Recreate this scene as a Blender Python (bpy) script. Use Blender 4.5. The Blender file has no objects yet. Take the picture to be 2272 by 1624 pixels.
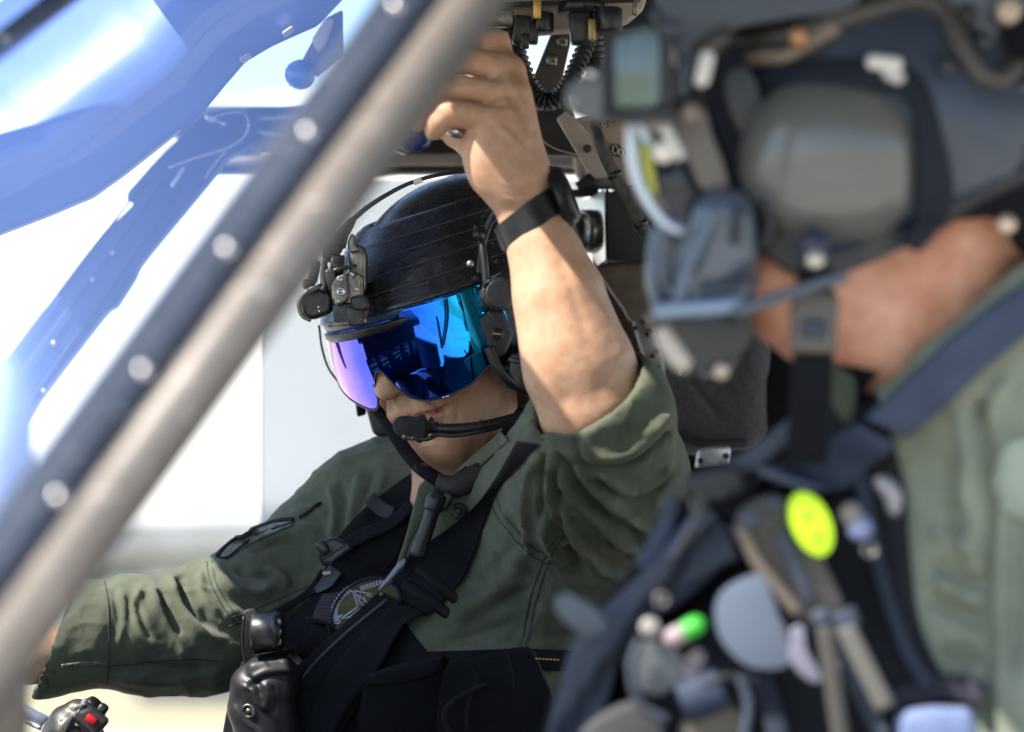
import bpy, bmesh, math, random
import numpy as np
from mathutils import Vector, Matrix
from mathutils.bvhtree import BVHTree
random.seed(7); RNG = np.random.default_rng(11)
scene = bpy.context.scene
COL = scene.collection
# ------------------------------------------------------------------ camera
PITCH = math.radians(4.4); CAM_Z = 1.6
cam_data = bpy.data.cameras.new('camera'); cam = bpy.data.objects.new('camera', cam_data); COL.objects.link(cam)
cam.location = (0, 0, CAM_Z); cam.rotation_euler = (math.radians(90) + PITCH, 0, 0)
cam_data.sensor_width = 36; cam_data.lens = 100; cam_data.clip_start = 0.05; cam_data.clip_end = 3000
cam_data.dof.use_dof = True; cam_data.dof.focus_distance = 3.20; cam_data.dof.aperture_fstop = 2.5
scene.camera = cam
# ------------------------------------------------------------------ sky, sun, exposure
SUN_EL = math.radians(49); SUN_AZ = (-0.60, -0.32)          # horizontal direction towards the sun (left of frame)
world = bpy.data.worlds.new('World'); scene.world = world; world.use_nodes = True
wn = world.node_tree; sky = wn.nodes.new('ShaderNodeTexSky'); sky.sky_type = 'NISHITA'; sky.sun_disc = False
sky.sun_elevation = SUN_EL; sky.sun_rotation = math.atan2(SUN_AZ[0], SUN_AZ[1]); sky.air_density = 1.1; sky.dust_density = 0.8
wn.links.new(sky.outputs[0], wn.nodes['Background'].inputs[0]); wn.nodes['Background'].inputs[1].default_value = 0.15
sun_data = bpy.data.lights.new('sun', 'SUN'); sun = bpy.data.objects.new('sun', sun_data); COL.objects.link(sun)
h = math.hypot(*SUN_AZ); sd = Vector((SUN_AZ[0]/h*math.cos(SUN_EL), SUN_AZ[1]/h*math.cos(SUN_EL), math.sin(SUN_EL)))
sun.rotation_euler = sd.to_track_quat('Z', 'Y').to_euler(); sun.location = sd*60
sun_data.energy = 5.0; sun_data.angle = math.radians(0.5); sun_data.color = (1.0, 0.93, 0.80)
scene.view_settings.view_transform = 'Standard'; scene.view_settings.look = 'None'
scene.view_settings.exposure = 1.2; scene.view_settings.gamma = 1.0
try: scene.view_settings.use_curve_mapping = False
except Exception: pass
scene.cycles.max_bounces = 10; scene.cycles.transparent_max_bounces = 16
scene.cycles.use_denoising = True; scene.cycles.sample_clamp_indirect = 6.0
scene.cycles.caustics_reflective = False; scene.cycles.caustics_refractive = False

# ------------------------------------------------------------------ frames
CP, SP = math.cos(PITCH), math.sin(PITCH)
FPX = 2272*100/36.0                                        # focal length in 2272-wide view pixels
def P(x, y, d): return np.array([(x-1136)*d/FPX, d, (812-y)*d/FPX])       # camera frame: right, depth, up
def to_world(C):
    C = np.asarray(C, float)
    return np.stack([C[..., 0], C[..., 1]*CP - C[..., 2]*SP, CAM_Z + C[..., 1]*SP + C[..., 2]*CP], -1)
def to_px(C):
    C = np.asarray(C, float)
    return np.stack([1136 + C[..., 0]/C[..., 1]*FPX, 812 - C[..., 2]/C[..., 1]*FPX], -1)
def nrm(v):
    v = np.asarray(v, float); return v/(np.linalg.norm(v, axis=-1, keepdims=True)+1e-12)

# ------------------------------------------------------------------ object helpers
def root_loc(o):
    while o.parent: o = o.parent
    return np.array(o.location)
def mesh_obj(name, vf, mat, parent=None, smooth=True, world=False, label=None, attrs=None, autosmooth=None):
    v, f = vf
    v = np.asarray(v, float).reshape(-1, 3)
    if not world: v = to_world(v)
    if parent is not None: v = v - root_loc(parent)
    me = bpy.data.meshes.new(name)
    me.from_pydata(v.tolist(), [], f if isinstance(f, list) else f.tolist()); me.update()
    if attrs:
        for k, val in attrs.items():
            a = me.attributes.new(k, 'FLOAT', 'POINT'); a.data.foreach_set('value', np.asarray(val, np.float32))
    me.materials.append(mat)
    if smooth: me.shade_smooth()
    if autosmooth is not None: me.set_sharp_from_angle(angle=math.radians(autosmooth))
    o = bpy.data.objects.new(name, me); COL.objects.link(o)
    if parent is not None: o.parent = parent
    if label: o['label'] = label
    return o
def thing(name, label, cat, base, group=None, world=False):
    o = bpy.data.objects.new(name, None); COL.objects.link(o); o.empty_display_size = .05
    b = np.asarray(base, float)
    o.location = tuple(b if world else to_world(b)); o['label'] = label; o['category'] = cat
    if group: o['group'] = group
    return o
def tag(o, label, cat, group=None):
    o['label'] = label; o['category'] = cat
    if group: o['group'] = group
    return o
def structure(o): o['kind'] = 'structure'; return o
def join(*parts):
    V, F, n = [], [], 0
    for v, f in parts:
        v = np.asarray(v, float).reshape(-1, 3); V.append(v)
        F += [[i+n for i in q] for q in (f if isinstance(f, list) else f.tolist())]; n += len(v)
    return np.concatenate(V), F

# ------------------------------------------------------------------ shapes (camera frame unless said)
def catmull(pts, n):
    p = np.asarray(pts, float)
    if len(p) == 2:
        t = np.linspace(0, 1, n)[:, None]; return p[0]*(1-t)+p[1]*t
    q = np.vstack([2*p[0]-p[1], p, 2*p[-1]-p[-2]]); out = []
    T = np.linspace(0, len(p)-1, n)
    for t in T:
        i = min(int(t), len(p)-2); u = t-i; a, b, c, d = q[i:i+4]
        out.append(.5*((2*b)+(-a+c)*u+(2*a-5*b+4*c-d)*u*u+(-a+3*b-3*c+d)*u**3))
    return np.array(out)
def tube(pts, r, n=12, m=None, flat=1.0, up=None, closed_ends=True):
    p = np.asarray(pts, float)
    if m: p = catmull(p, m)
    k = len(p); r = np.interp(np.linspace(0, 1, k), np.linspace(0, 1, np.size(r)), np.atleast_1d(r)) if np.size(r) != k else np.asarray(r, float)
    t = nrm(np.gradient(p, axis=0)); u = np.array(up if up is not None else ([0, 0, 1] if abs(t[0][2]) < .9 else [1, 0, 0]), float)
    V = []
    ang = np.linspace(0, 2*math.pi, n, endpoint=False)
    for i in range(k):
        u = nrm(u - t[i]*np.dot(u, t[i])); w = np.cross(t[i], u)
        V.append(p[i] + r[i]*(np.cos(ang)[:, None]*u*flat + np.sin(ang)[:, None]*w))
    V = np.concatenate(V); F = []
    for i in range(k-1):
        for j in range(n):
            j2 = (j+1) % n; F.append([i*n+j, i*n+j2, (i+1)*n+j2, (i+1)*n+j])
    if closed_ends: F.append(list(range(n))[::-1]); F.append([(k-1)*n+j for j in range(n)])
    return V, F
def lathe(p0, axis, prof, n=28, up=None):
    """prof: (distance along axis, radius) pairs."""
    a = nrm(axis); u = np.array(up if up is not None else ([0, 0, 1] if abs(a[2]) < .9 else [1, 0, 0]), float); u = nrm(u-a*np.dot(u, a)); w = np.cross(a, u)
    ang = np.linspace(0, 2*math.pi, n, endpoint=False); V = []; F = []
    for (h, r) in prof: V.append(np.asarray(p0)+a*h+r*(np.cos(ang)[:, None]*u+np.sin(ang)[:, None]*w))
    k = len(prof)
    for i in range(k-1):
        for j in range(n):
            j2 = (j+1) % n; F.append([i*n+j, i*n+j2, (i+1)*n+j2, (i+1)*n+j])
    F.append(list(range(n))[::-1]); F.append([(k-1)*n+j for j in range(n)])
    return np.concatenate(V), F
def bm_out(bm):
    bmesh.ops.recalc_face_normals(bm, faces=bm.faces); bm.verts.index_update()
    v = np.array([q.co[:] for q in bm.verts]); f = [[q.index for q in g.verts] for g in bm.faces]; bm.free(); return v, f
def rbox(c, half, R=None, bev=.002, seg=2):
    """rounded box; R rows are its three axes."""
    R = np.eye(3) if R is None else np.asarray(R, float)
    bm = bmesh.new(); bmesh.ops.create_cube(bm, size=2)
    for q in bm.verts: q.co = Vector((q.co.x*half[0], q.co.y*half[1], q.co.z*half[2]))
    if bev: bmesh.ops.bevel(bm, geom=bm.edges[:], offset=min(bev, .95*min(half)), segments=seg, profile=.5, affect='EDGES')
    v, f = bm_out(bm); return np.asarray(c)+v@R, f
def prism(poly, d, th, bev=.003, seg=3, tilt=(0, 0)):
    """solid whose face is a polygon of view pixels at depth d (tilt: depth change per pixel), thickness th away from the camera."""
    poly = np.asarray(poly, float); c = poly.mean(0)
    dd = d if np.size(d) == len(poly) else np.full(len(poly), d)
    dd = dd + (poly-c)@np.asarray(tilt)
    f = np.array([P(x, y, q) for (x, y), q in zip(poly, dd)]); b = f + np.array([0, th, 0])
    bm = bmesh.new(); n = len(poly)
    A = [bm.verts.new(q) for q in f]; B = [bm.verts.new(q) for q in b]
    bm.faces.new(A); bm.faces.new(B[::-1])
    for i in range(n): bm.faces.new([A[i], B[i], B[(i+1) % n], A[(i+1) % n]])
    bmesh.ops.recalc_face_normals(bm, faces=bm.faces)
    if bev: bmesh.ops.bevel(bm, geom=bm.edges[:], offset=bev, segments=seg, profile=.5, affect='EDGES', clamp_overlap=True)
    return bm_out(bm)
def smooth_poly(pts, n=48):
    p = np.asarray(pts, float); p = np.vstack([p[-2:], p, p[:2]])
    q = catmull(p, n*4); k = len(pts)+4
    T = np.linspace(0, k-1, n*4); s = (T >= 2) & (T < k-2+1e-9)
    q = q[s]; return q[::4][:-1] if len(q[::4]) > n-1 else q[::4]
def frame_from(axis, up=(0, 0, 1)):
    a = nrm(axis); u = np.asarray(up, float); u = nrm(u-a*np.dot(u, a)); return np.array([a, np.cross(u, a), u])
def rot_img(deg):
    """axes for a box turned in the picture plane: rows = along, depth, across."""
    c, s = math.cos(math.radians(deg)), math.sin(math.radians(deg)); return np.array([[c, 0, s], [0, 1, 0], [-s, 0, c]])

# ------------------------------------------------------------------ value noise
def vnoise(p, freq=1.0, seed=0):
    q = np.asarray(p, float)*freq + seed*17.31; i = np.floor(q).astype(np.int64); f = q-i; f = f*f*(3-2*f)
    def hsh(a, b, c):
        n = (a*374761393 + b*668265263 + c*2147483647 + seed*1013904223) & 0xffffffff
        n = ((n ^ (n >> 13))*1274126177) & 0xffffffff; return ((n ^ (n >> 16)) & 0xffff)/65535.0
    r = 0
    for dx in (0, 1):
        for dy in (0, 1):
            for dz in (0, 1):
                w = (f[..., 0] if dx else 1-f[..., 0])*(f[..., 1] if dy else 1-f[..., 1])*(f[..., 2] if dz else 1-f[..., 2])
                r = r + w*hsh(i[..., 0]+dx, i[..., 1]+dy, i[..., 2]+dz)
    return r*2-1

# ------------------------------------------------------------------ signed distance fields -> one continuous mesh
class SDF:
    def __init__(s, lo, hi, h):
        s.lo = np.asarray(lo, float); s.h = h; s.n = np.ceil((np.asarray(hi)-s.lo)/h).astype(int)+1
        s.F = np.full(s.n, 0.08, np.float32)
    def win(s, lo, hi, pad):
        a = np.clip(np.floor((np.asarray(lo)-pad-s.lo)/s.h).astype(int), 0, s.n); b = np.clip(np.ceil((np.asarray(hi)+pad-s.lo)/s.h).astype(int)+1, 0, s.n)
        if (b <= a).any(): return None, None
        ax = [s.lo[i]+s.h*np.arange(a[i], b[i]) for i in range(3)]
        return tuple(slice(a[i], b[i]) for i in range(3)), [ax[0][:, None, None].astype(np.float32), ax[1][None, :, None].astype(np.float32), ax[2][None, None, :].astype(np.float32)]
    def put(s, sl, D, k, op):
        A = s.F[sl]
        if op == 'add':
            if k > 0:
                hh = np.clip(.5+.5*(A-D)/k, 0, 1); s.F[sl] = A*(1-hh)+D*hh-k*hh*(1-hh)
            else: s.F[sl] = np.minimum(A, D)
        else:
            if k > 0:
                hh = np.clip(.5-.5*(A+D)/k, 0, 1); s.F[sl] = A*(1-hh)-D*hh+k*hh*(1-hh)
            else: s.F[sl] = np.maximum(A, -D)
    def cap(s, a, b, ra, rb=None, k=.01, op='add', sq=None):
        rb = ra if rb is None else rb; a = np.asarray(a, float); b = np.asarray(b, float); r = max(ra, rb)
        sl, X = s.win(np.minimum(a, b)-r, np.maximum(a, b)+r, k+.012)
        if sl is None: return
        ba = b-a; L = float(ba@ba)+1e-9
        px = [X[i]-np.float32(a[i]) for i in range(3)]
        t = np.clip((px[0]*ba[0]+px[1]*ba[1]+px[2]*ba[2])/L, 0, 1)
        D = np.sqrt(sum((px[i]-t*np.float32(ba[i]))**2 for i in range(3)))-(ra+t*(rb-ra))
        s.put(sl, D.astype(np.float32), k, op)
    def path(s, pts, rs, k=.01, op='add'):
        for i in range(len(pts)-1): s.cap(pts[i], pts[i+1], rs[i], rs[i+1], k if i == 0 else min(k, .006), op)
    def ell(s, c, r, R=None, k=.01, op='add'):
        """ellipsoid; R rows = axes."""
        c = np.asarray(c, float); r = np.asarray(r, float); R = np.eye(3) if R is None else np.asarray(R, float)
        e = np.sqrt(((R*r[:, None])**2).sum(0)); sl, X = s.win(c-e, c+e, k+.012)
        if sl is None: return
        q = [sum((X[j]-np.float32(c[j]))*np.float32(R[i, j]) for j in range(3)) for i in range(3)]
        k0 = np.sqrt(sum((q[i]/np.float32(r[i]))**2 for i in range(3)))+1e-6; k1 = np.sqrt(sum((q[i]/np.float32(r[i]**2))**2 for i in range(3)))+1e-6
        s.put(sl, (k0*(k0-1)/k1).astype(np.float32), k, op)
    def box(s, c, half, R=None, rad=.005, k=.004, op='add'):
        c = np.asarray(c, float); R = np.eye(3) if R is None else np.asarray(R, float); hf = np.asarray(half, float)
        e = np.abs(R*hf[:, None]).sum(0); sl, X = s.win(c-e, c+e, k+.012)
        if sl is None: return
        q = [np.abs(sum((X[j]-np.float32(c[j]))*np.float32(R[i, j]) for j in range(3)))-np.float32(hf[i]-rad) for i in range(3)]
        D = np.sqrt(sum(np.maximum(z, 0)**2 for z in q))+np.minimum(np.maximum(np.maximum(q[0], q[1]), q[2]), 0)-rad
        s.put(sl, D.astype(np.float32), k, op)
    def half(s, p, n, k=.0):
        """cut away what lies on the side n points to."""
        n = nrm(n); X = [s.lo[i]+s.h*np.arange(s.n[i]) for i in range(3)]
        D = ((X[0][:, None, None]-p[0])*n[0]+(X[1][None, :, None]-p[1])*n[1]+(X[2][None, None, :]-p[2])*n[2]).astype(np.float32)
        s.F = np.maximum(s.F, D)
    def mesh(s, smooth=2):
        F = s.F; F[0] = F[-1] = .05; F[:, 0] = F[:, -1] = .05; F[:, :, 0] = F[:, :, -1] = .05
        S = F < 0; n = s.n
        C = np.zeros(n-1, np.int8)
        for dx in (0, 1):
            for dy in (0, 1):
                for dz in (0, 1): C += S[dx:n[0]-1+dx, dy:n[1]-1+dy, dz:n[2]-1+dz]
        idx = np.argwhere((C > 0) & (C < 8)); cid = np.full(n-1, -1, np.int32); cid[tuple(idx.T)] = np.arange(len(idx))
        corners = np.array([(x, y, z) for x in (0, 1) for y in (0, 1) for z in (0, 1)])
        val = np.stack([F[tuple((idx+c).T)] for c in corners], 1)
        pos = np.zeros((len(idx), 3)); cnt = np.zeros(len(idx))
        for i in range(8):
            for ax in range(3):
                if corners[i][ax] == 0:
                    c2 = corners[i].copy(); c2[ax] = 1; j = c2[0]*4+c2[1]*2+c2[2]
                    a, b = val[:, i], val[:, j]; m = (a < 0) != (b < 0); t = np.where(m, a/(a-b+1e-20), 0)
                    pos[m] += corners[i]+t[m, None]*(c2-corners[i]); cnt += m
        V = s.lo+s.h*(idx+pos/cnt[:, None]); Q = []
        for ax in range(3):
            sl0 = [slice(None)]*3; sl1 = [slice(None)]*3; sl0[ax] = slice(0, -1); sl1[ax] = slice(1, None)
            A = S[tuple(sl0)]; B = S[tuple(sl1)]; e = np.argwhere(A != B); inside = A[tuple(e.T)]
            u, w = [(1, 2), (2, 0), (0, 1)][ax]
            ok = (e[:, u] > 0) & (e[:, w] > 0) & (e[:, u] < n[u]-1) & (e[:, w] < n[w]-1); e = e[ok]; inside = inside[ok]
            du = np.zeros(3, int); dw = np.zeros(3, int); du[u] = 1; dw[w] = 1
            q = np.stack([cid[tuple((e-du-dw).T)], cid[tuple((e-dw).T)], cid[tuple(e.T)], cid[tuple((e-du).T)]], 1)
            q[~inside] = q[~inside][:, ::-1]; Q.append(q)
        Q = np.concatenate(Q); Q = Q[(Q >= 0).all(1)]
        for _ in range(smooth): V = laplace(V, Q, .5)
        return V, Q
def laplace(V, Q, f):
    acc = np.zeros_like(V); c = np.zeros(len(V))
    for a, b in ((0, 1), (1, 2), (2, 3), (3, 0)):
        np.add.at(acc, Q[:, a], V[Q[:, b]]); np.add.at(acc, Q[:, b], V[Q[:, a]]); np.add.at(c, Q[:, a], 1); np.add.at(c, Q[:, b], 1)
    return V*(1-f)+f*acc/np.maximum(c, 1)[:, None]
def vnormals(V, Q):
    n = np.cross(V[Q[:, 2]]-V[Q[:, 0]], V[Q[:, 3]]-V[Q[:, 1]]); N = np.zeros_like(V)
    for i in range(4): np.add.at(N, Q[:, i], n)
    return nrm(N)
def seg_dist(px, pts):
    """distance to a polyline and the position along it (0..1)."""
    best = np.full(len(px), 1e9); par = np.zeros(len(px)); pts = np.asarray(pts, float)
    L = np.linalg.norm(np.diff(pts, axis=0), axis=1); acc = np.concatenate([[0], np.cumsum(L)])
    for i in range(len(pts)-1):
        a, b = pts[i], pts[i+1]; ab = b-a; t = np.clip(((px-a)@ab)/(ab@ab+1e-9), 0, 1)
        d = np.linalg.norm(px-(a+t[:, None]*ab), axis=1); m = d < best; best[m] = d[m]; par[m] = (acc[i]+t[m]*L[i])/acc[-1]
    return best, par
def sculpt(V, Q, strokes, region=None):
    """raise ridges / press creases along strokes given in view pixels, on the side that faces the camera; (points, width, height[, fade])."""
    N = vnormals(V, Q); px = to_px(V); face = np.clip(-N[:, 1]*1.6+.15, 0, 1); D = np.zeros(len(V))
    for st in strokes:
        pts, w, a = st[:3]; p = catmull(np.asarray(pts, float), max(3, 6*(len(pts)-1)+1))
        lo = p.min(0)-3*w; hi = p.max(0)+3*w; m = np.where((px > lo).all(1) & (px < hi).all(1) & (face > 0))[0]
        if not len(m): continue
        d, t = seg_dist(px[m], p); fade = np.clip(np.minimum(t, 1-t)/.18+(1. if len(st) > 3 else .12), 0, 1)
        D[m] += a*np.exp(-(d/w)**2)*fade
    return V + N*(D*face)[:, None]

# ------------------------------------------------------------------ draping on a surface that is already there
class Drape:
    def __init__(s, *vfs):
        V, F = join(*vfs); s.b = BVHTree.FromPolygons([tuple(v) for v in V], F)
    def hit(s, x, y, lift=0, dflt=None):
        p = P(x, y, 1.0); r = s.b.ray_cast(Vector((0, 0, 0)), Vector(nrm(p)))
        if r[0] is None: return (P(x, y, dflt) if dflt else None), np.array([0, -1., 0])
        n = np.array(r[1]); n = n if n[1] < 0 else -n
        return np.array(r[0])+n*lift, n
    def strip(s, pts, w, th=.0015, lift=.001, n=None, k=7, smooth=6, flat=.6, dflt=3.2):
        """a band of real thickness laid along a polyline of view pixels; w = width in pixels (one value or one per point)."""
        p = np.asarray(pts, float); L = np.linalg.norm(np.diff(p, axis=0), axis=1).sum(); n = n or max(8, int(L/6))
        c = catmull(p, n); W = np.interp(np.linspace(0, 1, n), np.linspace(0, 1, np.size(w)), np.atleast_1d(w))
        t = nrm(np.gradient(c, axis=0)); pr = np.stack([-t[:, 1], t[:, 0]], 1); off = np.linspace(-.5, .5, k)
        return s.lay(c[:, None, :]+pr[:, None, :]*(W[:, None]*off[None, :])[..., None], th, lift, smooth, flat, dflt)
    def sheet(s, Lp, Rp, th=.003, lift=.002, n=None, k=14, smooth=6, flat=.3, dflt=3.2):
        """a panel of real thickness laid between two edges given in view pixels."""
        m = n or max(8, int(np.linalg.norm(np.diff(np.asarray(Lp, float), axis=0), axis=1).sum()/7)); a = catmull(Lp, m); b = catmull(Rp, m); u = np.linspace(0, 1, k)[None, :, None]
        return s.lay(a[:, None, :]*(1-u)+b[:, None, :]*u, th, lift, smooth, flat, dflt)
    def lay(s, XY, th, lift, smooth, flat, dflt):
        n, k = XY.shape[:2]; D = np.zeros((n, k)); off = np.linspace(-.5, .5, k)
        for i in range(n):
            for j in range(k):
                h, _ = s.hit(XY[i, j, 0], XY[i, j, 1], 0, None); D[i, j] = np.nan if h is None else h[1]
        m = np.isnan(D); D[m] = np.nanmedian(D) if (~m).any() else dflt
        for _ in range(smooth):
            E = D.copy(); E[1:-1] = (D[:-2]+D[1:-1]*2+D[2:])/4; D = np.minimum(E, D*.5+E*.5)
        D = D*(1-flat)+flat*np.minimum(D, D.min(1, keepdims=True)+.004)
        top = np.array([[P(XY[i, j, 0], XY[i, j, 1], D[i, j]-lift-th*(1-abs(off[j]*2)**6*.35)) for j in range(k)] for i in range(n)])
        bot = np.array([[P(XY[i, j, 0], XY[i, j, 1], D[i, j]+.002) for j in range(k)] for i in range(n)])
        V = np.concatenate([top.reshape(-1, 3), bot.reshape(-1, 3)]); F = []; o = n*k
        for i in range(n-1):
            for j in range(k-1):
                a = i*k+j; F.append([a, a+1, a+k+1, a+k]); F.append([o+a, o+a+k, o+a+k+1, o+a+1])
            F.append([i*k, (i+1)*k, o+(i+1)*k, o+i*k]); F.append([i*k+k-1, o+i*k+k-1, o+(i+1)*k+k-1, (i+1)*k+k-1])
        F.append([j for j in range(k)][::-1]+[o+j for j in range(k)]); e = (n-1)*k; F.append([e+j for j in range(k)]+[o+e+j for j in range(k)][::-1])
        return V, F
    def cord(s, pts, r, lift=.0, n=None, sides=8):
        p = np.asarray(pts, float); L = np.linalg.norm(np.diff(p, axis=0), axis=1).sum(); n = n or max(6, int(L/7))
        c = catmull(p, n); Q = [s.hit(x, y, lift, 3.2)[0] for x, y in c]; return tube(Q, r, sides)

# ------------------------------------------------------------------ materials
def sock(n, *names):
    for k in names:
        if k in n.inputs: return n.inputs[k]
def mat(name, col, rough=.6, metal=0, bump=0, bscale=60, var=0, vscale=8, spec=.5, sheen=0, coat=0, col2=None, sss=0, weave=0, wscale=900, roughvar=0, aniso_noise=None):
    m = bpy.data.materials.new(name); m.use_nodes = True; nt = m.node_tree; b = nt.nodes['Principled BSDF']; N = nt.nodes.new; Lk = nt.links.new
    b.inputs['Base Color'].default_value = (*col, 1); b.inputs['Roughness'].default_value = rough; b.inputs['Metallic'].default_value = metal
    sock(b, 'Specular IOR Level', 'Specular').default_value = spec
    if sheen: sock(b, 'Sheen Weight', 'Sheen').default_value = sheen
    if coat: sock(b, 'Coat Weight', 'Clearcoat').default_value = coat
    if sss:
        sock(b, 'Subsurface Weight', 'Subsurface').default_value = sss; b.inputs['Subsurface Radius'].default_value = (.012, .005, .003)
        if 'Subsurface Scale' in b.inputs: b.inputs['Subsurface Scale'].default_value = 1.0
    tc = N('ShaderNodeTexCoord')
    def noise(sc, det=5, ro=.6):
        q = N('ShaderNodeTexNoise'); q.inputs['Scale'].default_value = sc; q.inputs['Detail'].default_value = det; q.inputs['Roughness'].default_value = ro; Lk(tc.outputs['Object'], q.inputs['Vector']); return q
    if var:
        q = noise(vscale); mx = N('ShaderNodeMix'); mx.data_type = 'RGBA'; c2 = col2 or tuple(max(0, c*(1-var)) for c in col)
        mx.inputs['A'].default_value = (*[min(1, c*(1+var*.5)) for c in col], 1); mx.inputs['B'].default_value = (*c2, 1)
        rp = N('ShaderNodeMapRange'); rp.inputs['From Min'].default_value = .36; rp.inputs['From Max'].default_value = .64; Lk(q.outputs['Fac'], rp.inputs['Value']); Lk(rp.outputs[0], mx.inputs['Factor']); Lk(mx.outputs['Result'], b.inputs['Base Color'])
    if roughvar:
        q2 = noise(vscale*3.1); r2 = N('ShaderNodeMapRange'); r2.inputs['From Min'].default_value = .3; r2.inputs['From Max'].default_value = .7; r2.inputs['To Min'].default_value = max(0, rough-roughvar); r2.inputs['To Max'].default_value = min(1, rough+roughvar)
        Lk(q2.outputs['Fac'], r2.inputs['Value']); Lk(r2.outputs[0], b.inputs['Roughness'])
    if bump or weave:
        bp = N('ShaderNodeBump'); bp.inputs['Strength'].default_value = bump or weave; bp.inputs['Distance'].default_value = .002
        q3 = noise(bscale, 6)
        if weave:
            w1 = N('ShaderNodeTexWave'); w1.inputs['Scale'].default_value = wscale; w1.bands_direction = 'DIAGONAL'; w1.inputs['Distortion'].default_value = .5; Lk(tc.outputs['Object'], w1.inputs['Vector'])
            ad = N('ShaderNodeMath'); ad.operation = 'ADD'; ml = N('ShaderNodeMath'); ml.operation = 'MULTIPLY'; ml.inputs[1].default_value = .35
            Lk(w1.outputs['Fac'], ml.inputs[0]); Lk(ml.outputs[0], ad.inputs[0]); Lk(q3.outputs['Fac'], ad.inputs[1]); Lk(ad.outputs[0], bp.inputs['Height'])
        else: Lk(q3.outputs['Fac'], bp.inputs['Height'])
        Lk(bp.outputs['Normal'], b.inputs['Normal'])
    return m
def attr_mix(m, attr, col, rough=None):
    """blend in another real colour where a point attribute says so (lips, worn edges)."""
    nt = m.node_tree; b = nt.nodes['Principled BSDF']; a = nt.nodes.new('ShaderNodeAttribute'); a.attribute_name = attr
    mx = nt.nodes.new('ShaderNodeMix'); mx.data_type = 'RGBA'; src = b.inputs['Base Color']
    if src.is_linked: nt.links.new(src.links[0].from_socket, mx.inputs['A'])
    else: mx.inputs['A'].default_value = src.default_value[:]
    mx.inputs['B'].default_value = (*col, 1); nt.links.new(a.outputs['Fac'], mx.inputs['Factor']); nt.links.new(mx.outputs['Result'], src)
    return m
def scuffs(m, col=(.10, .11, .12), amount=.665):
    """fine worn scratches: another colour along thin streaks of a stretched noise."""
    nt = m.node_tree; b = nt.nodes['Principled BSDF']; N = nt.nodes.new; tc = N('ShaderNodeTexCoord'); out = None
    for sc, rot in (((6, 90, 90), .5), ((110, 9, 60), 1.1)):
        mp_ = N('ShaderNodeMapping'); mp_.inputs['Scale'].default_value = sc; mp_.inputs['Rotation'].default_value = (rot, rot*.6, rot); q = N('ShaderNodeTexNoise'); q.inputs['Scale'].default_value = 2.2; q.inputs['Detail'].default_value = 3
        rp = N('ShaderNodeMapRange'); rp.inputs['From Min'].default_value = amount; rp.inputs['From Max'].default_value = amount+.07; nt.links.new(tc.outputs['Object'], mp_.inputs[0]); nt.links.new(mp_.outputs[0], q.inputs['Vector']); nt.links.new(q.outputs['Fac'], rp.inputs['Value'])
        if out is None: out = rp.outputs[0]
        else:
            mx_ = N('ShaderNodeMath'); mx_.operation = 'MAXIMUM'; nt.links.new(out, mx_.inputs[0]); nt.links.new(rp.outputs[0], mx_.inputs[1]); out = mx_.outputs[0]
    mx = N('ShaderNodeMix'); mx.data_type = 'RGBA'; src = b.inputs['Base Color']
    if src.is_linked: nt.links.new(src.links[0].from_socket, mx.inputs['A'])
    else: mx.inputs['A'].default_value = src.default_value[:]
    mx.inputs['B'].default_value = (*col, 1); nt.links.new(out, mx.inputs['Factor']); nt.links.new(mx.outputs['Result'], src)
    return m
M = {}
M['skin'] = mat('skin', (.565, .345, .235), .46, bump=.3, bscale=420, var=.05, vscale=90, col2=(.52, .295, .19), sss=.12, spec=.4)
M['skin_neck'] = mat('skin_neck_lit', (.74, .40, .28), .5, bump=.1, bscale=200, var=.07, vscale=18, col2=(.50, .20, .115), sss=.15, spec=.4)  # light on the neck is put into this brighter base colour
M['suit'] = mat('olive_cloth', (.105, .121, .086), .88, bump=.45, bscale=210, var=.22, vscale=30, sheen=.12, spec=.2, weave=.22, wscale=520)
M['suit_pale'] = mat('faded_olive_cloth', (.235, .255, .195), .9, bump=.2, bscale=200, var=.2, vscale=14, sheen=.2, spec=.2)
M['stitch'] = mat('olive_thread', (.045, .06, .045), .9, bump=.4, bscale=900)
M['webbing'] = mat('black_webbing', (.007, .0085, .013), .8, spec=.25, bump=.3, bscale=500, var=.3, vscale=60, weave=.3, wscale=700)
M['webbing_grey'] = mat('slate_webbing', (.05, .06, .085), .75, bump=.2, bscale=400, var=.25, vscale=20)
M['fabric_black'] = mat('black_nylon', (.0055, .0065, .010), .85, spec=.2, bump=.4, bscale=320, var=.35, vscale=30, weave=.25, wscale=600)
M['rubber'] = mat('black_rubber', (.012, .013, .016), .42, bump=.12, bscale=120, var=.3, vscale=25, roughvar=.12)
M['helmet'] = mat('black_helmet_shell', (.016, .018, .022), .29, bump=.12, bscale=90, var=.35, vscale=30, roughvar=.12, spec=.8)
M['helmet_grey'] = mat('slate_helmet_shell', (.036, .046, .070), .34, bump=.1, bscale=60, var=.25, vscale=14, roughvar=.1)
M['helmet_matte'] = mat('dark_matte_shell', (.016, .018, .024), .5, bump=.2, bscale=120, var=.3, vscale=25, roughvar=.1)
M['gun'] = mat('worn_gunmetal', (.23, .22, .195), .36, metal=.8, bump=.15, bscale=150, var=.5, vscale=60, roughvar=.15)
M['plastic'] = mat('black_plastic', (.016, .017, .020), .36, bump=.1, bscale=120, var=.3, vscale=40, roughvar=.12)
M['plastic_blue'] = mat('blue_knob_plastic', (.010, .045, .22), .25, var=.2, vscale=20)
M['steel'] = mat('bare_steel', (.55, .55, .56), .28, metal=1, bump=.1, bscale=200, roughvar=.1)
M['beige'] = mat('beige_frame_paint', (.38, .32, .27), .55, bump=.12, bscale=60, var=.18, vscale=12, roughvar=.1)
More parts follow.
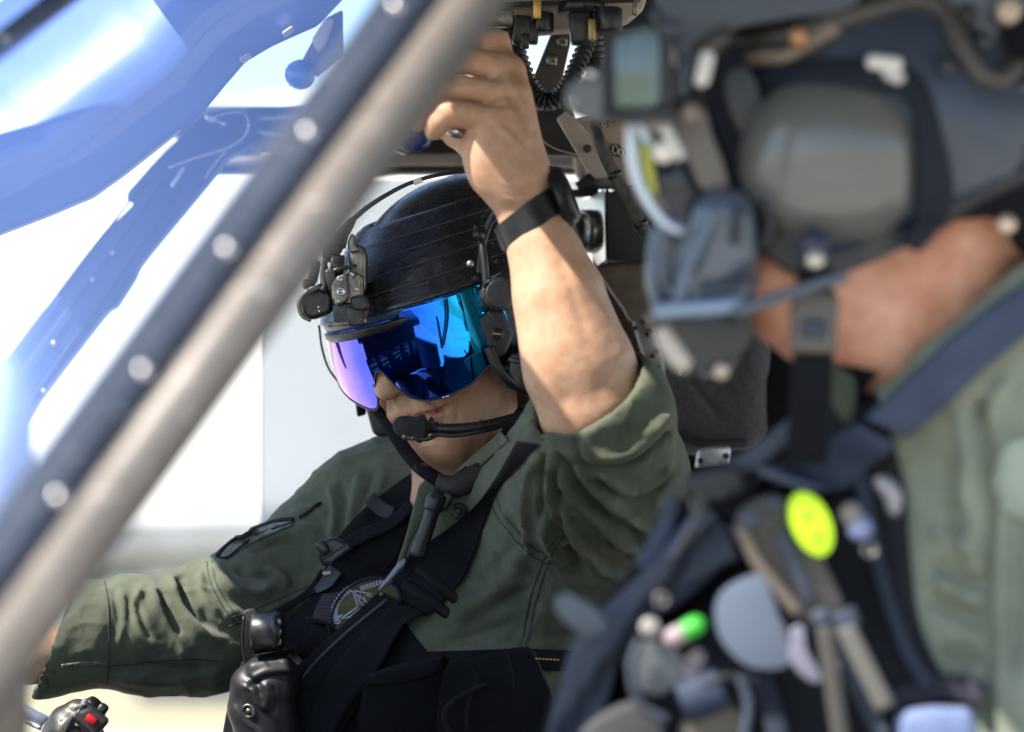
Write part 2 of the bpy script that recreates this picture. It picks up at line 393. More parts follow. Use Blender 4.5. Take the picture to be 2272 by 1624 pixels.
M['brown'] = mat('dark_brown_paint', (.060, .052, .045), .55, bump=.15, bscale=70, var=.3, vscale=14)
M['black_paint'] = mat('black_frame_paint', (.018, .017, .016), .6, bump=.2, bscale=90, var=.3, vscale=14)
M['slate'] = mat('slate_frame_paint', (.048, .060, .095), .5, bump=.1, bscale=50, var=.2, vscale=10, roughvar=.1)
M['pillar_beige'] = mat('pale_seal_paint', (.165, .142, .127), .45, bump=.1, bscale=60, var=.12, vscale=9)
M['rivet'] = mat('polished_rivet', (.68, .66, .65), .32, metal=1)
scuffs(M['helmet']); scuffs(M['slate'], (.16, .16, .17), .64); scuffs(M['pillar_beige'], (.40, .36, .33), .64)
# ================================================================== ground, apron and the hangar far behind
def plane_w(x0, x1, y0, y1, z, nx=1, ny=1):
    V = [(x0+(x1-x0)*i/nx, y0+(y1-y0)*j/ny, z) for j in range(ny+1) for i in range(nx+1)]
    F = [[j*(nx+1)+i, j*(nx+1)+i+1, (j+1)*(nx+1)+i+1, (j+1)*(nx+1)+i] for j in range(ny) for i in range(nx)]
    return V, F
HROT = Matrix.Rotation(math.radians(-37), 3, 'Z')
def yawed(vf):
    v, f = vf; c = np.array([-6., 70., 0]); return (np.asarray(v)-c)@np.array(HROT).T+c, f
def box_w(x0, x1, y0, y1, z0, z1, bev=.02):
    return rbox(((x0+x1)/2, (y0+y1)/2, (z0+z1)/2), ((x1-x0)/2, (y1-y0)/2, (z1-z0)/2), None, bev, 1)
mg = mat('dry_grass_ground', (.30, .262, .175), .95, bump=.5, bscale=3, var=.45, vscale=.6, col2=(.24, .24, .11))
structure(mesh_obj('ground', plane_w(-900, 900, -500, 1500, 0), mg, world=True, smooth=False))
ma = mat('concrete_apron', (.48, .455, .41), .9, bump=.3, bscale=2, var=.2, vscale=.4)
structure(mesh_obj('apron', plane_w(-60, 60, -30, 30, .004), ma, world=True, smooth=False))
structure(mesh_obj('taxi_road', plane_w(-200, 200, 44, 50, .004), mat('worn_asphalt', (.16, .155, .15), .9, var=.3, vscale=.5), world=True, smooth=False))
hm_w = mat('white_cladding', (.72, .72, .72), .7, var=.06, vscale=.3); hm_g = mat('pale_grey_cladding', (.30, .31, .34), .75, var=.08, vscale=.3); hm_d = mat('slate_plinth', (.16, .175, .20), .8, var=.2, vscale=.5)
hg = thing('hangar', 'large pale hangar far behind the cockpit, washed out in the sun', 'building', (-6, 70, 0), world=True)
mesh_obj('wall', yawed(join(box_w(-45, 45, 70, 95, 2.25, 13.0), box_w(-45.5, 45.5, 69.6, 95.4, 13.003, 13.5))), hm_w, hg, smooth=False, world=True)
mesh_obj('plinth', yawed(box_w(-45.05, 45.05, 69.95, 95.05, 0, 2.248)), hm_d, hg, smooth=False, world=True)
for k in range(5):
    x = -34+k*12
    mesh_obj('door', yawed(box_w(x, x+9, 69.86, 69.94, .03, 2.10)), hm_g, hg, smooth=False, world=True)
mesh_obj('canopy', yawed(box_w(-44, 44, 69.3, 69.94, 2.4, 3.3)), hm_d, hg, smooth=False, world=True)
sh = thing('low_barrier', 'low grey barrier on the ground, blurred beneath the outstretched sleeve', 'barrier', (-4.2, 38, 0), world=True)
mesh_obj('wall', box_w(-5.0, -3.5, 38, 38.5, 0, .27), mat('grey_barrier', (.15, .15, .18), .8, var=.2, vscale=1), sh, smooth=False, world=True)
mesh_obj('coping', box_w(-5.05, -3.45, 37.95, 38.55, .273, .34), mat('barrier_coping', (.24, .25, .28), .7), sh, smooth=False, world=True)

# ================================================================== the helicopter around the crew
heli = thing('helicopter', 'helicopter cockpit frame with dark pillar, blue windscreen parts and overhead controls', 'helicopter', (0.3, 2.6, -0.2))
# near door pillar: dark flange, groove and a rounded pale edge
pA, pB = P(305, 904, 1.87), P(965, 0, 2.0); pdir = nrm(pB-pA); plen = np.linalg.norm(pB-pA)
right = nrm(np.cross(pdir, np.array([0, 1., 0]))); right = right if right[0] > 0 else -right
back = nrm(np.cross(right, pdir)); back = back if back[1] > 0 else -back
def extrude_profile(prof, a, b, closed=True):
    n = len(prof); V = []
    for q in (a, b):
        for (u, w) in prof: V.append(q+right*u+back*w)
    F = [[i, (i+1) % n, n+(i+1) % n, n+i] for i in range(n if closed else n-1)]
    F += [list(range(n))[::-1], list(range(n, 2*n))]
    return np.array(V), F
e0, e1 = pA-pdir*.42, pB+pdir*.14
mesh_obj('door_pillar', extrude_profile([(-.0355, .004), (-.033, .000), (-.012, -.001), (-.010, .0025), (-.004, .0025), (-.002, .006), (.0, .010), (.002, .03), (-.030, .034), (-.0355, .012)], e0, e1), M['slate'], heli, smooth=False)
sealp = [(.0035+.0165+.0165*math.cos(a), .006+.013*math.sin(a)) for a in np.linspace(0, 2*math.pi, 18, endpoint=False)]
seal = mesh_obj('door_seal', extrude_profile(sealp, e0, e1), M['pillar_beige'], heli)
mesh_obj('seal_shade_strip', extrude_profile([(.0355, .006), (.0420, .008), (.0420, .03), (.0355, .03)], e0, e1), M['brown'], heli, smooth=False)  # brown strip added for the shaded right edge of the seal
for (x, y) in ((131, 1103), (320, 822), (506, 552), (685, 293), (880, 12)):
    p = P(x, y, 1); t = (p/np.linalg.norm(p)); s_ = np.dot(pA-right*.0125-P(0, 0, 0)*0, back)/np.dot(t, back); q = t*s_
    mesh_obj('rivet', lathe(q-back*.0002, -back, [(-.001, .0046), (.0004, .0046), (.0016, .0038), (.0024, .0020), (.0027, .0003)], 14), M['rivet'], heli)
for (x, y) in ((357, 742), (268, 915), (655, 292), (455, 610)):
    p = P(x, y, 1); t = (p/np.linalg.norm(p)); s_ = np.dot(pA-right*.0125, back)/np.dot(t, back); q = t*s_
    mesh_obj('screw', lathe(q-back*.0002, -back, [(-.001, .0042), (.0002, .0042), (.0007, .0036), (.0008, .0003)], 12), M['slate'], heli)
# windscreen glass: leans back from the pillar, mirrors the blue sky
gl = bpy.data.materials.new('blue_coated_glass'); gl.use_nodes = True; nt = gl.node_tree; nt.nodes.clear()
o_ = nt.nodes.new('ShaderNodeOutputMaterial'); tr = nt.nodes.new('ShaderNodeBsdfTransparent'); gs = nt.nodes.new('ShaderNodeBsdfGlossy'); mxs = nt.nodes.new('ShaderNodeMixShader')
tr.inputs[0].default_value = (.90, .95, 1, 1); gs.inputs['Color'].default_value = (.27, .46, 1, 1); gs.inputs['Roughness'].default_value = .05; mxs.inputs[0].default_value = .155
nt.links.new(tr.outputs[0], mxs.inputs[1]); nt.links.new(gs.outputs[0], mxs.inputs[2]); nt.links.new(mxs.outputs[0], o_.inputs[0])
gn = np.array([-.22, -.82, .0]); gn[2] = -(gn[0]*pdir[0]+gn[1]*pdir[1])/pdir[2]; gn = nrm(gn); ge = nrm(np.cross(gn, pdir)); ge = ge if ge[0] < 0 else -ge
g0, g1 = pA-pdir*.36-right*.030+back*.018, pB+pdir*.12-right*.030+back*.018
def slab_quad(a, b, c, d, n, th):
    v = [a, b, c, d, a+n*th, b+n*th, c+n*th, d+n*th]; return np.array(v), [[0, 1, 2, 3], [7, 6, 5, 4], [0, 4, 5, 1], [1, 5, 6, 2], [2, 6, 7, 3], [3, 7, 4, 0]]
RW = 2.6; SW = np.linspace(0, .75, 40); wv = np.array([q+ge*RW*math.sin(s_/RW)-gn*RW*(1-math.cos(s_/RW)) for s_ in SW for q in (g0, g1)])
mesh_obj('windscreen', (wv, [[2*i, 2*i+1, 2*i+3, 2*i+2] for i in range(len(SW)-1)]), gl, heli, smooth=True, label='blue tinted windscreen pane left of the dark pillar')
# post that crosses the upper left corner
c0, c1 = P(-120, 193, 2.30), P(230, -78, 2.36); cu = nrm(np.cross(nrm(c1-c0), [0, 1., 0]))
mesh_obj('windscreen_frame', tube([c0, c1], .0118, 10, 2, flat=.9), M['slate'], heli)
q = P(14, 90, 2.30); mesh_obj('rivet', lathe(q, (0, -1, .1), [(0, .003), (.011, .003), (.0125, .0006)], 12), M['rivet'], heli)
# curved blue panel in the upper left
lowp = np.array([(-70, 562), (-30, 540), (0, 520), (110, 478), (207, 437), (275, 388), (360, 320), (451, 250), (500, 190), (545, 138), (600, 105), (650, 82), (705, 58), (760, 0), (840, -90)], float); lq = np.concatenate([[0], np.cumsum(np.linalg.norm(np.diff(lowp, axis=0), axis=1))]); lt_ = np.linspace(0, lq[-1], 90); low = np.stack([np.interp(lt_, lq, lowp[:, 0]), np.interp(lt_, lq, lowp[:, 1])], 1)
up_dir = nrm(np.array([-.62, -.78])); V = []; F = []; K = 26
for i, (x, y) in enumerate(low):
    for j in range(K):
        v = j/(K-1); q = np.array([x, y])+up_dir*(v*470); dep = 3.12-.06*math.sin(v*math.pi*.8)+.24*v**2.4
        V.append(P(q[0], q[1], dep))
n1 = len(V); V = np.array(V); B = V+np.array([.0, .24, .06]); V = np.concatenate([V, B])  # back deepened to keep the sun off the torso
for i in range(len(low)-1):
    for j in range(K-1):
        a = i*K+j; F += [[a, a+K, a+K+1, a+1], [n1+a, n1+a+1, n1+a+K+1, n1+a+K]]
    F += [[i*K, n1+i*K, n1+(i+1)*K, (i+1)*K], [i*K+K-1, (i+1)*K+K-1, n1+(i+1)*K+K-1, n1+i*K+K-1]]
M['blue_panel'] = mat('blue_gloss_panel', (.095, .165, .45), .38, bump=.04, bscale=6, var=.18, vscale=3.5, coat=.5, roughvar=.08)  # blue tint of the windscreen is put into the panel colour
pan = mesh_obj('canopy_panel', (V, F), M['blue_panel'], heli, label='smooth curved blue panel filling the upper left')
hem = tube([P(x, y, 3.119) for x, y in low[:44]], .0016, 6); mesh_obj('panel_hem', hem, M['beige'], pan)
for (x, y, w) in ((545, 128, 11), (640, 70, 12)):
    mesh_obj('latch', rbox(P(x, y, 3.10), (w*.0006, .012, .0022), rot_img(35), .002), M['beige'], pan)
# far pillar (seen through the windscreen) and the roof rail it meets
strut = np.array([(330, 372), (283, 425), (279, 443), (296, 452), (255, 492), (235, 507), (185, 570), (104, 678), (92, 690), (0, 812), (-90, 930), (-90, 1120), (60, 920), (150, 800), (228, 700), (241, 688), (252, 684), (292, 622), (299, 607), (303, 596), (331, 559), (475, 385), (500, 350), (560, 320), (570, 250), (520, 238), (452, 250)], float)
M['strut'] = mat('far_frame_haze_blue', (.025, .05, .17), .5, bump=.1, bscale=40, var=.2, vscale=8, roughvar=.1)  # blue haze of the windscreen is mixed into the frame colour
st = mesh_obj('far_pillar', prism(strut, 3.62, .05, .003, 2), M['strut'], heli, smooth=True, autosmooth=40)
for off, w in ((0, .0016), (34, .0012), (78, .0014)):
    l0, l1 = np.array([322+off, 400+off*.2]), np.array([-60+off*1.1, 905+off*.55]); mesh_obj('panel_rib', tube([P(*l0, 3.617), P(*l1, 3.617)], w, 6, 12), M['slate'], st)
for (x, y) in ((205, 620), (120, 762), (98, 868), (250, 560)): mesh_obj('screw', lathe(P(x, y, 3.618), (0, -1, 0), [(0, .0035), (.001, .0034), (.0016, .002), (.0017, .0004)], 12), M['steel'], st)
rb = mesh_obj('roof_rail', join(rbox(P(960, 347, 3.74), (.33, .03, .0235), None, .004), rbox(P(560, 272, 3.72), (.105, .03, .019), None, .005), rbox(P(1200, 322, 3.76), (.22, .03, .012), None, .003)), M['black_paint'], heli, autosmooth=40)
mesh_obj('rail_trim', rbox(P(960, 354, 3.70), (.325, .006, .0076), None, .0035, 3), M['beige'], rb)
mesh_obj('pipe', tube([P(x, y, 3.66) for x, y in ((430, 246), (520, 262), (600, 262), (700, 258))], .0022, 8, 20), M['steel'], heli)
mesh_obj('pipe', tube([P(x, y, 3.66) for x, y in ((452, 262), (480, 276), (540, 286), (640, 302))], .0024, 8, 20), M['steel'], heli)
mesh_obj('pipe', tube([P(x, y, 3.66) for x, y in ((940, 303), (1000, 305), (1080, 305))], .0017, 8, 12), M['steel'], heli)
mesh_obj('cable', tube([P(x, y, 3.56) for x, y in ((470, 262), (505, 250), (540, 250), (551, 275), (540, 305), (500, 330), (440, 348), (375, 372))], .0012, 6, 50), M['steel'], heli)
mesh_obj('cable', tube([P(x, y, 3.56) for x, y in ((500, 335), (470, 372), (455, 395))], .0012, 6, 16), M['steel'], heli)
mesh_obj('cable_clamp', join(rbox(P(468, 263, 3.56), (.006, .006, .004), rot_img(-20), .002), rbox(P(487, 270, 3.56), (.009, .004, .002), rot_img(-25), .001), lathe(P(462, 260, 3.555), (0, -1, 0), [(0, .004), (.004, .004), (.006, .001)], 12)), M['steel'], heli)
mesh_obj('cable_clamp', rbox(P(395, 393, 3.57), (.0022, .004, .015), rot_img(-32), .002), M['steel'], heli)
mesh_obj('rail_trim', rbox(P(540, 337, 3.68), (.024, .006, .006), None, .004, 3), M['beige'], rb)
# rounded pale post at the left edge, close to the camera
mesh_obj('probe_housing', lathe(P(-4, 1250, 2.12), nrm(P(4, 800, 2.12)-P(-4, 1250, 2.12)), [(-.15, .0255), (0, .0255), (.115, .0245), (.134, .022), (.146, .016), (.152, .008), (.153, .0005)], 24), M['pillar_beige'], heli, label='pale rounded post at the left edge, out of focus')
# the far door: a sliding window edge and its faintly tinted pane
pane = bpy.data.materials.new('grey_tinted_pane'); pane.use_nodes = True; nt = pane.node_tree; nt.nodes.clear()
o_ = nt.nodes.new('ShaderNodeOutputMaterial'); tr = nt.nodes.new('ShaderNodeBsdfTransparent'); gs = nt.nodes.new('ShaderNodeBsdfGlossy'); mxs = nt.nodes.new('ShaderNodeMixShader')
tr.inputs[0].default_value = (.57, .595, .635, 1); gs.inputs['Roughness'].default_value = .1; mxs.inputs[0].default_value = .05
nt.links.new(tr.outputs[0], mxs.inputs[1]); nt.links.new(gs.outputs[0], mxs.inputs[2]); nt.links.new(mxs.outputs[0], o_.inputs[0])
mesh_obj('side_window', slab_quad(P(581, 395, 4.25), P(1300, 395, 4.25), P(1300, 1240, 4.25), P(581, 1240, 4.25), np.array([0, .004, 0]), 1), pane, heli, smooth=False, label='grey tinted sliding side window behind the helmet')
mesh_obj('window_edge', rbox(P(578, 800, 4.245), (.0016, .006, .30), None, .001), mat('clear_edge', (.62, .66, .70), .3), heli)
# roof over the crew (out of frame above); its stepped edge and two holes are shaped to steer the sun
rz = .56
def roof_piece(x0, x1, d0, d1): return rbox(((x0+x1)/2, (d0+d1)/2, rz), ((x1-x0)/2, (d1-d0)/2, .02), None, .004, 1)
mesh_obj('roof', join(*[roof_piece(*q) for q in ((-.22, 1.6, 1.75, 2.079), (-.75, 1.6, 2.08, 2.639), (-.90, -.41, 2.64, 2.859), (-.27, 1.6, 2.64, 2.859), (-.90, 1.6, 2.86, 2.999), (-.50, -.41, 3.0, 3.179), (-.24, 1.6, 3.0, 3.179), (-.50, 1.6, 3.18, 3.86))]), M['brown'], heli, smooth=False)
# ---------------------------------------------------------------- overhead console and what hangs from it
oc = mesh_obj('overhead_console', join(prism([(1085, -80), (1440, -80), (1432, 12), (1395, 44), (1345, 62), (1240, 66), (1150, 74), (1088, 66)], 3.18, .05, .004, 2), prism([(1085, -60), (1300, -60), (1300, 8), (1085, 6)], 3.14, .05, .004, 2)), M['beige'], heli, autosmooth=40)
def knurled(p0, ax, L, r, n=26):
    V, F = lathe(p0, ax, [(0, r*.96), (L*.06, r), (L*.94, r), (L, r*.9)], n*2); V = V.reshape(4, n*2, 3); c = V.mean(1, keepdims=True)
    V[:, ::2] = c+(V[:, ::2]-c)*.90; return V.reshape(-1, 3), F
dn = np.array([0, -.15, -1.])
mesh_obj('knob', knurled(P(1352, 20, 3.10), dn, .026, .0140), M['plastic'], oc)
mesh_obj('knob', knurled(P(1290, 8, 3.12), dn, .012, .026), M['plastic'], oc)
mesh_obj('knob', knurled(P(1205, 30, 3.12), dn, .021, .0115), M['plastic'], oc)
mesh_obj('connector', join(rbox(P(1158, 68, 3.12), (.0095, .012, .016), rot_img(-6), .003), rbox(P(1180, 74, 3.12), (.0075, .01, .012), rot_img(-4), .003), rbox(P(1165, 92, 3.11), (.0045, .008, .008), None, .002)), M['plastic'], oc)
mesh_obj('connector', join(rbox(P(1290, 62, 3.12), (.013, .014, .018), rot_img(4), .004), rbox(P(1298, 36, 3.12), (.010, .012, .008), None, .003)), M['plastic'], oc)
mesh_obj('toggle', rbox(P(1192, 18, 3.10), (.0045, .004, .012), None, .002), mat('brass', (.50, .33, .10), .35, metal=.7), oc)
mesh_obj('toggle', rbox(P(1313, 66, 3.09), (.004, .004, .012), None, .002), mat('dull_brass', (.32, .25, .11), .4, metal=.6), oc)
mesh_obj('toggle', rbox(P(1410, 14, 3.12), (.003, .004, .010), rot_img(-8), .0015), M['gun'], oc)
mesh_obj('toggle_guard', rbox(P(1330, 50, 3.13), (.016, .01, .004), rot_img(8), .002), M['gun'], oc); mesh_obj('toggle_guard', rbox(P(1100, 40, 3.12), (.02, .01, .010), None, .003), M['gun'], oc)
mesh_obj('console_edge', join(rbox(P(1250, 6, 3.135), (.085, .006, .0022), rot_img(2), .001), rbox(P(1120, 68, 3.17), (.03, .01, .002), rot_img(-2), .001)), M['black_paint'], oc)
mesh_obj('roof_strut', prism([(1232, 50), (1274, 60), (1240, 215), (1236, 240), (1176, 240), (1180, 178)], 3.42, .03, .003, 2), M['brown'], heli, autosmooth=40)
for (x, y) in ((1247, 90), (1224, 132)):
    mesh_obj('bolt', join(lathe(P(x, y, 3.42), (0, -1, 0), [(0, .0075), (.003, .007), (.004, .005)], 12), lathe(P(x+3, y+6, 3.415), (.2, -1, -.3), [(0, .0035), (.008, .0035), (.009, .001)], 6)), M['gun'], heli)
mesh_obj('roof_panel', prism([(1176, 205), (1262, 200), (1300, 345), (1176, 345)], 3.52, .03, .003, 2), M['black_paint'], heli, autosmooth=40)
def coil(pts, r, turns, ridge=.28, m=None):
    m = m or turns*6; p = catmull(pts, m); rr = r*(1+ridge*np.sin(np.linspace(0, turns*2*math.pi, m))); return tube(p, rr, 14)
mesh_obj('hose', coil([P(1138, 40, 3.16), P(1142, 95, 3.16), P(1160, 150, 3.15), P(1186, 205, 3.14), P(1222, 226, 3.13), P(1254, 200, 3.13), P(1278, 152, 3.14), P(1300, 100, 3.15), P(1310, 60, 3.16)], .0085, 34), M['rubber'], heli, label='black ribbed hose looping under the overhead console')
mesh_obj('hose', coil([P(1312, 80, 3.22), P(1316, 130, 3.22), P(1308, 160, 3.22)], .0135, 8, .1), M['rubber'], heli)
mesh_obj('bracket', prism([(1235, 262), (1255, 246), (1282, 266), (1372, 372), (1376, 392), (1322, 394), (1300, 372)], 3.36, .02, .002, 2), M['beige'], heli, autosmooth=40)
mesh_obj('bolt', lathe(P(1303, 330, 3.355), (0, -1, 0), [(0, .0055), (.004, .005), (.005, .003)], 6), M['black_paint'], heli)
gp = mesh_obj('gauge_panel', prism([(1276, 262), (1320, 250), (1400, 262), (1428, 402), (1382, 412)], 3.40, .02, .002, 2), mat('pinkish_beige_paint', (.40, .30, .25), .5, bump=.1, bscale=80, var=.15, vscale=15), heli, autosmooth=40)
for (x, y, r) in ((1365, 332, .0070), (1378, 338, .0060), (1341, 274, .0050), (1356, 272, .0045)):
    mesh_obj('dial', join(lathe(P(x, y, 3.396), (0, -1, 0), [(0, r), (.003, r), (.004, r*.86), (.002, r*.8), (.002, .0003)], 20)), M['black_paint'], gp)
    mesh_obj('dial_ring', tube([P(x, y, 3.391)+.72*r*np.array([math.cos(a)*.62, 0, math.sin(a)]) for a in np.linspace(0, 2*math.pi, 20)], .0008, 6, closed_ends=False), mat('ivory', (.62, .54, .42), .5), gp)
mesh_obj('hose', tube([P(1318, 270, 3.27), P(1332, 320, 3.26), P(1362, 385, 3.26), P(1398, 452, 3.26), P(1425, 505, 3.26), P(1470, 590, 3.28)], [.0062, .0072, .0075, .0078, .0080, .008], 14, 40), mat('scuffed_rubber', (.022, .021, .019), .5, bump=.5, bscale=260, var=.6, vscale=70, col2=(.09, .08, .065)), heli, label='straight scuffed black hose right of the raised wrist')
mesh_obj('hose_clamp', tube([P(1361, 383, 3.26), P(1366, 394, 3.26)], .0088, 14, 3), M['rubber'], heli); mesh_obj('hose_clamp', tube([P(1418, 492, 3.26), P(1424, 503, 3.26)], .0092, 14, 3), M['rubber'], heli)
mesh_obj('wire', tube([P(1177, 236, 3.3), P(1176, 275, 3.3), P(1190, 300, 3.3), P(1230, 329, 3.3), P(1284, 344, 3.3)], .0010, 6, 30), mat('orange_tan_wire', (.45, .26, .15), .4), heli)
mesh_obj('rail_fitting', rbox(P(1230, 360, 3.68), (.055, .008, .006), rot_img(-3), .003), M['beige'], heli, autosmooth=40); mesh_obj('rail_post', lathe(P(1290, 365, 3.55), (.15, -.1, -1), [(-.012, .010), (.014, .009), (.018, .006)], 16), M['beige'], heli, autosmooth=40)
mesh_obj('rail_fitting', join(tube([P(1285, 422, 3.5), P(1318, 402, 3.5), P(1360, 398, 3.52)], [.010, .012, .013], 12, 12), rbox(P(1296, 428, 3.5), (.018, .008, .005), rot_img(4), .002)), M['black_paint'], heli, autosmooth=40)
# speaker box behind the forearm
sb = mesh_obj('speaker_box', prism([(1344, 414), (1480, 560), (1480, 574), (1436, 577), (1400, 581), (1347, 580)], 3.46, .12, .004, 2), M['black_paint'], heli, autosmooth=40)
mesh_obj('face_plate', prism([(1296, 446), (1341, 418), (1344, 578), (1326, 590), (1290, 520), (1282, 478)], [3.50, 3.455, 3.455, 3.50, 3.53, 3.53], .02, .002, 2), M['steel'], sb, autosmooth=40)
mesh_obj('lens_ring', lathe(P(1312, 514, 3.50), nrm([-.86, -.52, 0]), [(-.01, .027), (.012, .027), (.016, .024), (.012, .0215), (.004, .020), (.002, .0004)], 32), M['gun'], sb)
mesh_obj('side_panel', prism([(1318, 594), (1350, 582), (1436, 578), (1500, 574), (1500, 760), (1442, 700), (1400, 716), (1380, 680)], 3.50, .03, .006, 3), mat('brown_textured_panel', (.16, .125, .10), .6, bump=.5, bscale=500, var=.25, vscale=60), heli, autosmooth=40)
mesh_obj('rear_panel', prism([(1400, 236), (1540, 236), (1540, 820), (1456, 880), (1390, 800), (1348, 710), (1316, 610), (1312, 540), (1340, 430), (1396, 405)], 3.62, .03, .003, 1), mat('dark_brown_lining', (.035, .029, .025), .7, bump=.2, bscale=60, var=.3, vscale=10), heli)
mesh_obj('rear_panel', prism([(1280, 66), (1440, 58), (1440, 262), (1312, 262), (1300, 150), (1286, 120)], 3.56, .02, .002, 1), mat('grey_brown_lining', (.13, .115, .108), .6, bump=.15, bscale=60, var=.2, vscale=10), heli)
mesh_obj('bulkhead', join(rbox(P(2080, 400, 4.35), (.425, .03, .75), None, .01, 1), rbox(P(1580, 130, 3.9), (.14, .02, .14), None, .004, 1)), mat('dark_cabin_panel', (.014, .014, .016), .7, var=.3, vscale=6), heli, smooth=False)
# ================================================================== far crew member: body
HS = 1.1; HC = P(998, 732, 3.33)
def head_axes(y, p, r):
    y, p, r = map(math.radians, (y, p, r)); c, s = math.cos(r), math.sin(r); R = np.array([[c, 0, -s], [0, 1, 0], [s, 0, c]])
    F = [-math.sin(y)*math.cos(p), -math.cos(y)*math.cos(p), -math.sin(p)]; L = [math.cos(y), -math.sin(y), 0]; U = [-math.sin(y)*math.sin(p), -math.cos(y)*math.sin(p), math.cos(p)]
    return np.array([R@F, R@L, R@U])
HA = head_axes(42, 8, 12)
def H(a, b, c): return HC+HS*(np.stack(np.broadcast_arrays(a, b, c), -1)@HA)
person = thing('person', 'crew member in olive flight suit and mirrored visor, left arm raised to the overhead console', 'person', P(930, 1700, 3.36))
S = SDF(P(40, 1600, 3.0)*[1.25, 0, 1.15]+[0, 2.80, 0], [P(1560, 900, 3.6)[0], 3.56, P(900, 40, 3.3)[2]], .0023)
hx = lambda *q: H(*q)
# skull, jaw, chin, cheeks
S.ell(hx(-.028, 0, .032), np.array([.104, .076, .094])*HS, HA, 0)
S.ell(hx(.058, 0, .02), np.array([.036, .058, .050])*HS, HA, .03)
S.ell(hx(.045, 0, -.04), np.array([.060, .062, .075])*HS, HA, .03)
S.ell(hx(.060, 0, -.085), np.array([.040, .046, .040])*HS, HA, .03)
S.ell(hx(.080, 0, -.112), np.array([.019, .024, .0155])*HS, HA, .018)
S.cap(hx(.005, .058, -.045), hx(.075, .026, -.108), .018*HS, .013*HS, .022)
S.cap(hx(.005, -.058, -.045), hx(.075, -.026, -.108), .018*HS, .013*HS, .022)
S.ell(hx(.060, .040, -.030), np.array([.030, .026, .024])*HS, HA, .02); S.ell(hx(.060, -.040, -.030), np.array([.030, .026, .024])*HS, HA, .02)
S.ell(hx(.0885, 0, -.066), np.array([.016, .030, .020])*HS, HA, .014)
# nose: bridge, tip, wings
S.cap(hx(.093, 0, .022), hx(.116, 0, -.024), .009*HS, .012*HS, .012); S.ell(hx(.1165, 0, -.032), np.array([.0140, .0135, .0115])*HS, HA, .006)
for sg in (-1, 1):
    S.ell(hx(.104, sg*.0135, -.0345), np.array([.011, .0075, .0075])*HS, HA, .004)
    S.ell(hx(.110, sg*.0065, -.0435), np.array([.005, .0032, .003])*HS, HA, .003, 'sub')
    S.cap(hx(.103, sg*.022, -.034), hx(.088, sg*.040, -.070), .0030*HS, .0020*HS, .008, 'sub')
    S.ell(hx(.0, sg*.078, -.005), np.array([.012, .008, .03])*HS, HA, .006)
S.cap(hx(.1075, .0045, -.046), hx(.1035, .0045, -.061), .0028*HS, .0028*HS, .004); S.cap(hx(.1075, -.0045, -.046), hx(.1035, -.0045, -.061), .0028*HS, .0028*HS, .004)
# lips and the line between them
lp = [(.086, .0345, -.0645), (.0965, .021, -.0635), (.1035, .007, -.0625), (.1025, 0, -.0635), (.1035, -.007, -.0625), (.0965, -.021, -.0635), (.086, -.0345, -.0645)]
S.path([hx(*q) for q in lp], [.002, .0036, .0044, .0040, .0044, .0036, .002], .004)
S.path([hx(a-.001, b*.9, c-.0105) for a, b, c in lp], [.002, .0044, .0056, .0058, .0056, .0044, .002], .005)
S.path([hx(a+.0030, b*1.05, c-.0050) for a, b, c in lp], [.0018]*7, .0022, 'sub')
S.cap(hx(.098, -.014, -.0905), hx(.098, .014, -.0905), .004, .004, .010, 'sub')
# neck and hidden trunk
S.cap(hx(-.005, 0, -.05), P(1035, 1120, 3.37), .058, .064, .025); S.cap(hx(.045, .0, -.115), P(1000, 1110, 3.32), .030, .05, .03)
S.cap(hx(.03, .035, -.09), P(1075, 1090, 3.33), .022, .03, .02)
S.path([P(790, 1150, 3.42), P(1035, 1140, 3.39), P(1235, 1140, 3.25)], [.05, .075, .06], .03)
# far arm (mostly inside the sleeve), wrist showing at the cuff
S.path([P(790, 1150, 3.42), P(455, 1385, 3.34), P(130, 1450, 3.26), P(60, 1462, 3.24)], [.048, .043, .030, .030], .01)
# raised near arm
S.path([P(1235, 1140, 3.25), P(1316, 905, 2.99)], [.055, .053], .02)
S.path([P(1310, 895, 2.985), P(1285, 815, 2.985), P(1240, 655, 2.985), P(1192, 520, 2.99), P(1165, 455, 2.99)], [.0545, .0585, .0475, .0350, .0298], .012)
S.ell(P(1352, 868, 3.0), (.034, .045, .034), None, .02)
S.cap(P(1255, 760, 2.972), P(1215, 560, 2.978), .042, .026, .02)
S.cap(P(1165, 455, 2.99), P(1148, 400, 2.985), .0298, .0325, .012)
# hand: palm, knuckles, four bent fingers, thumb
kn = [P(1098, 96, 3.03), P(1128, 160, 3.005), P(1134, 215, 2.985), P(1108, 268, 2.968)]
for i, (q, r) in enumerate(zip(kn, (.0165, .0185, .0185, .0185))):
    S.cap(P(1150-4*i, 395, 2.985), q, .029, r, .016)
S.ell(P(1095, 330, 2.975), (.030, .030, .034), None, .02)
S.cap(P(1070, 330, 2.99), P(1090, 380, 2.985), .018, .022, .02)
fingers = [
    ([kn[0], P(1052, 82, 3.03), P(1000, 108, 3.05), P(975, 150, 3.06)], [.0150, .0140, .0115, .0095]),
    ([kn[1], P(1030, 130, 3.0), P(966, 150, 3.0), P(936, 205, 3.02)], [.0160, .0152, .0130, .0105]),
    ([kn[2], P(1030, 196, 2.98), P(986, 196, 2.975), P(948, 240, 2.98), P(929, 274, 2.985)], [.0150, .0136, .0130, .0112, .0092]),
    ([kn[3], P(1040, 256, 2.962), P(996, 252, 2.958), P(974, 272, 2.96), P(962, 290, 2.965)], [.0155, .0142, .0140, .0122, .0098])]
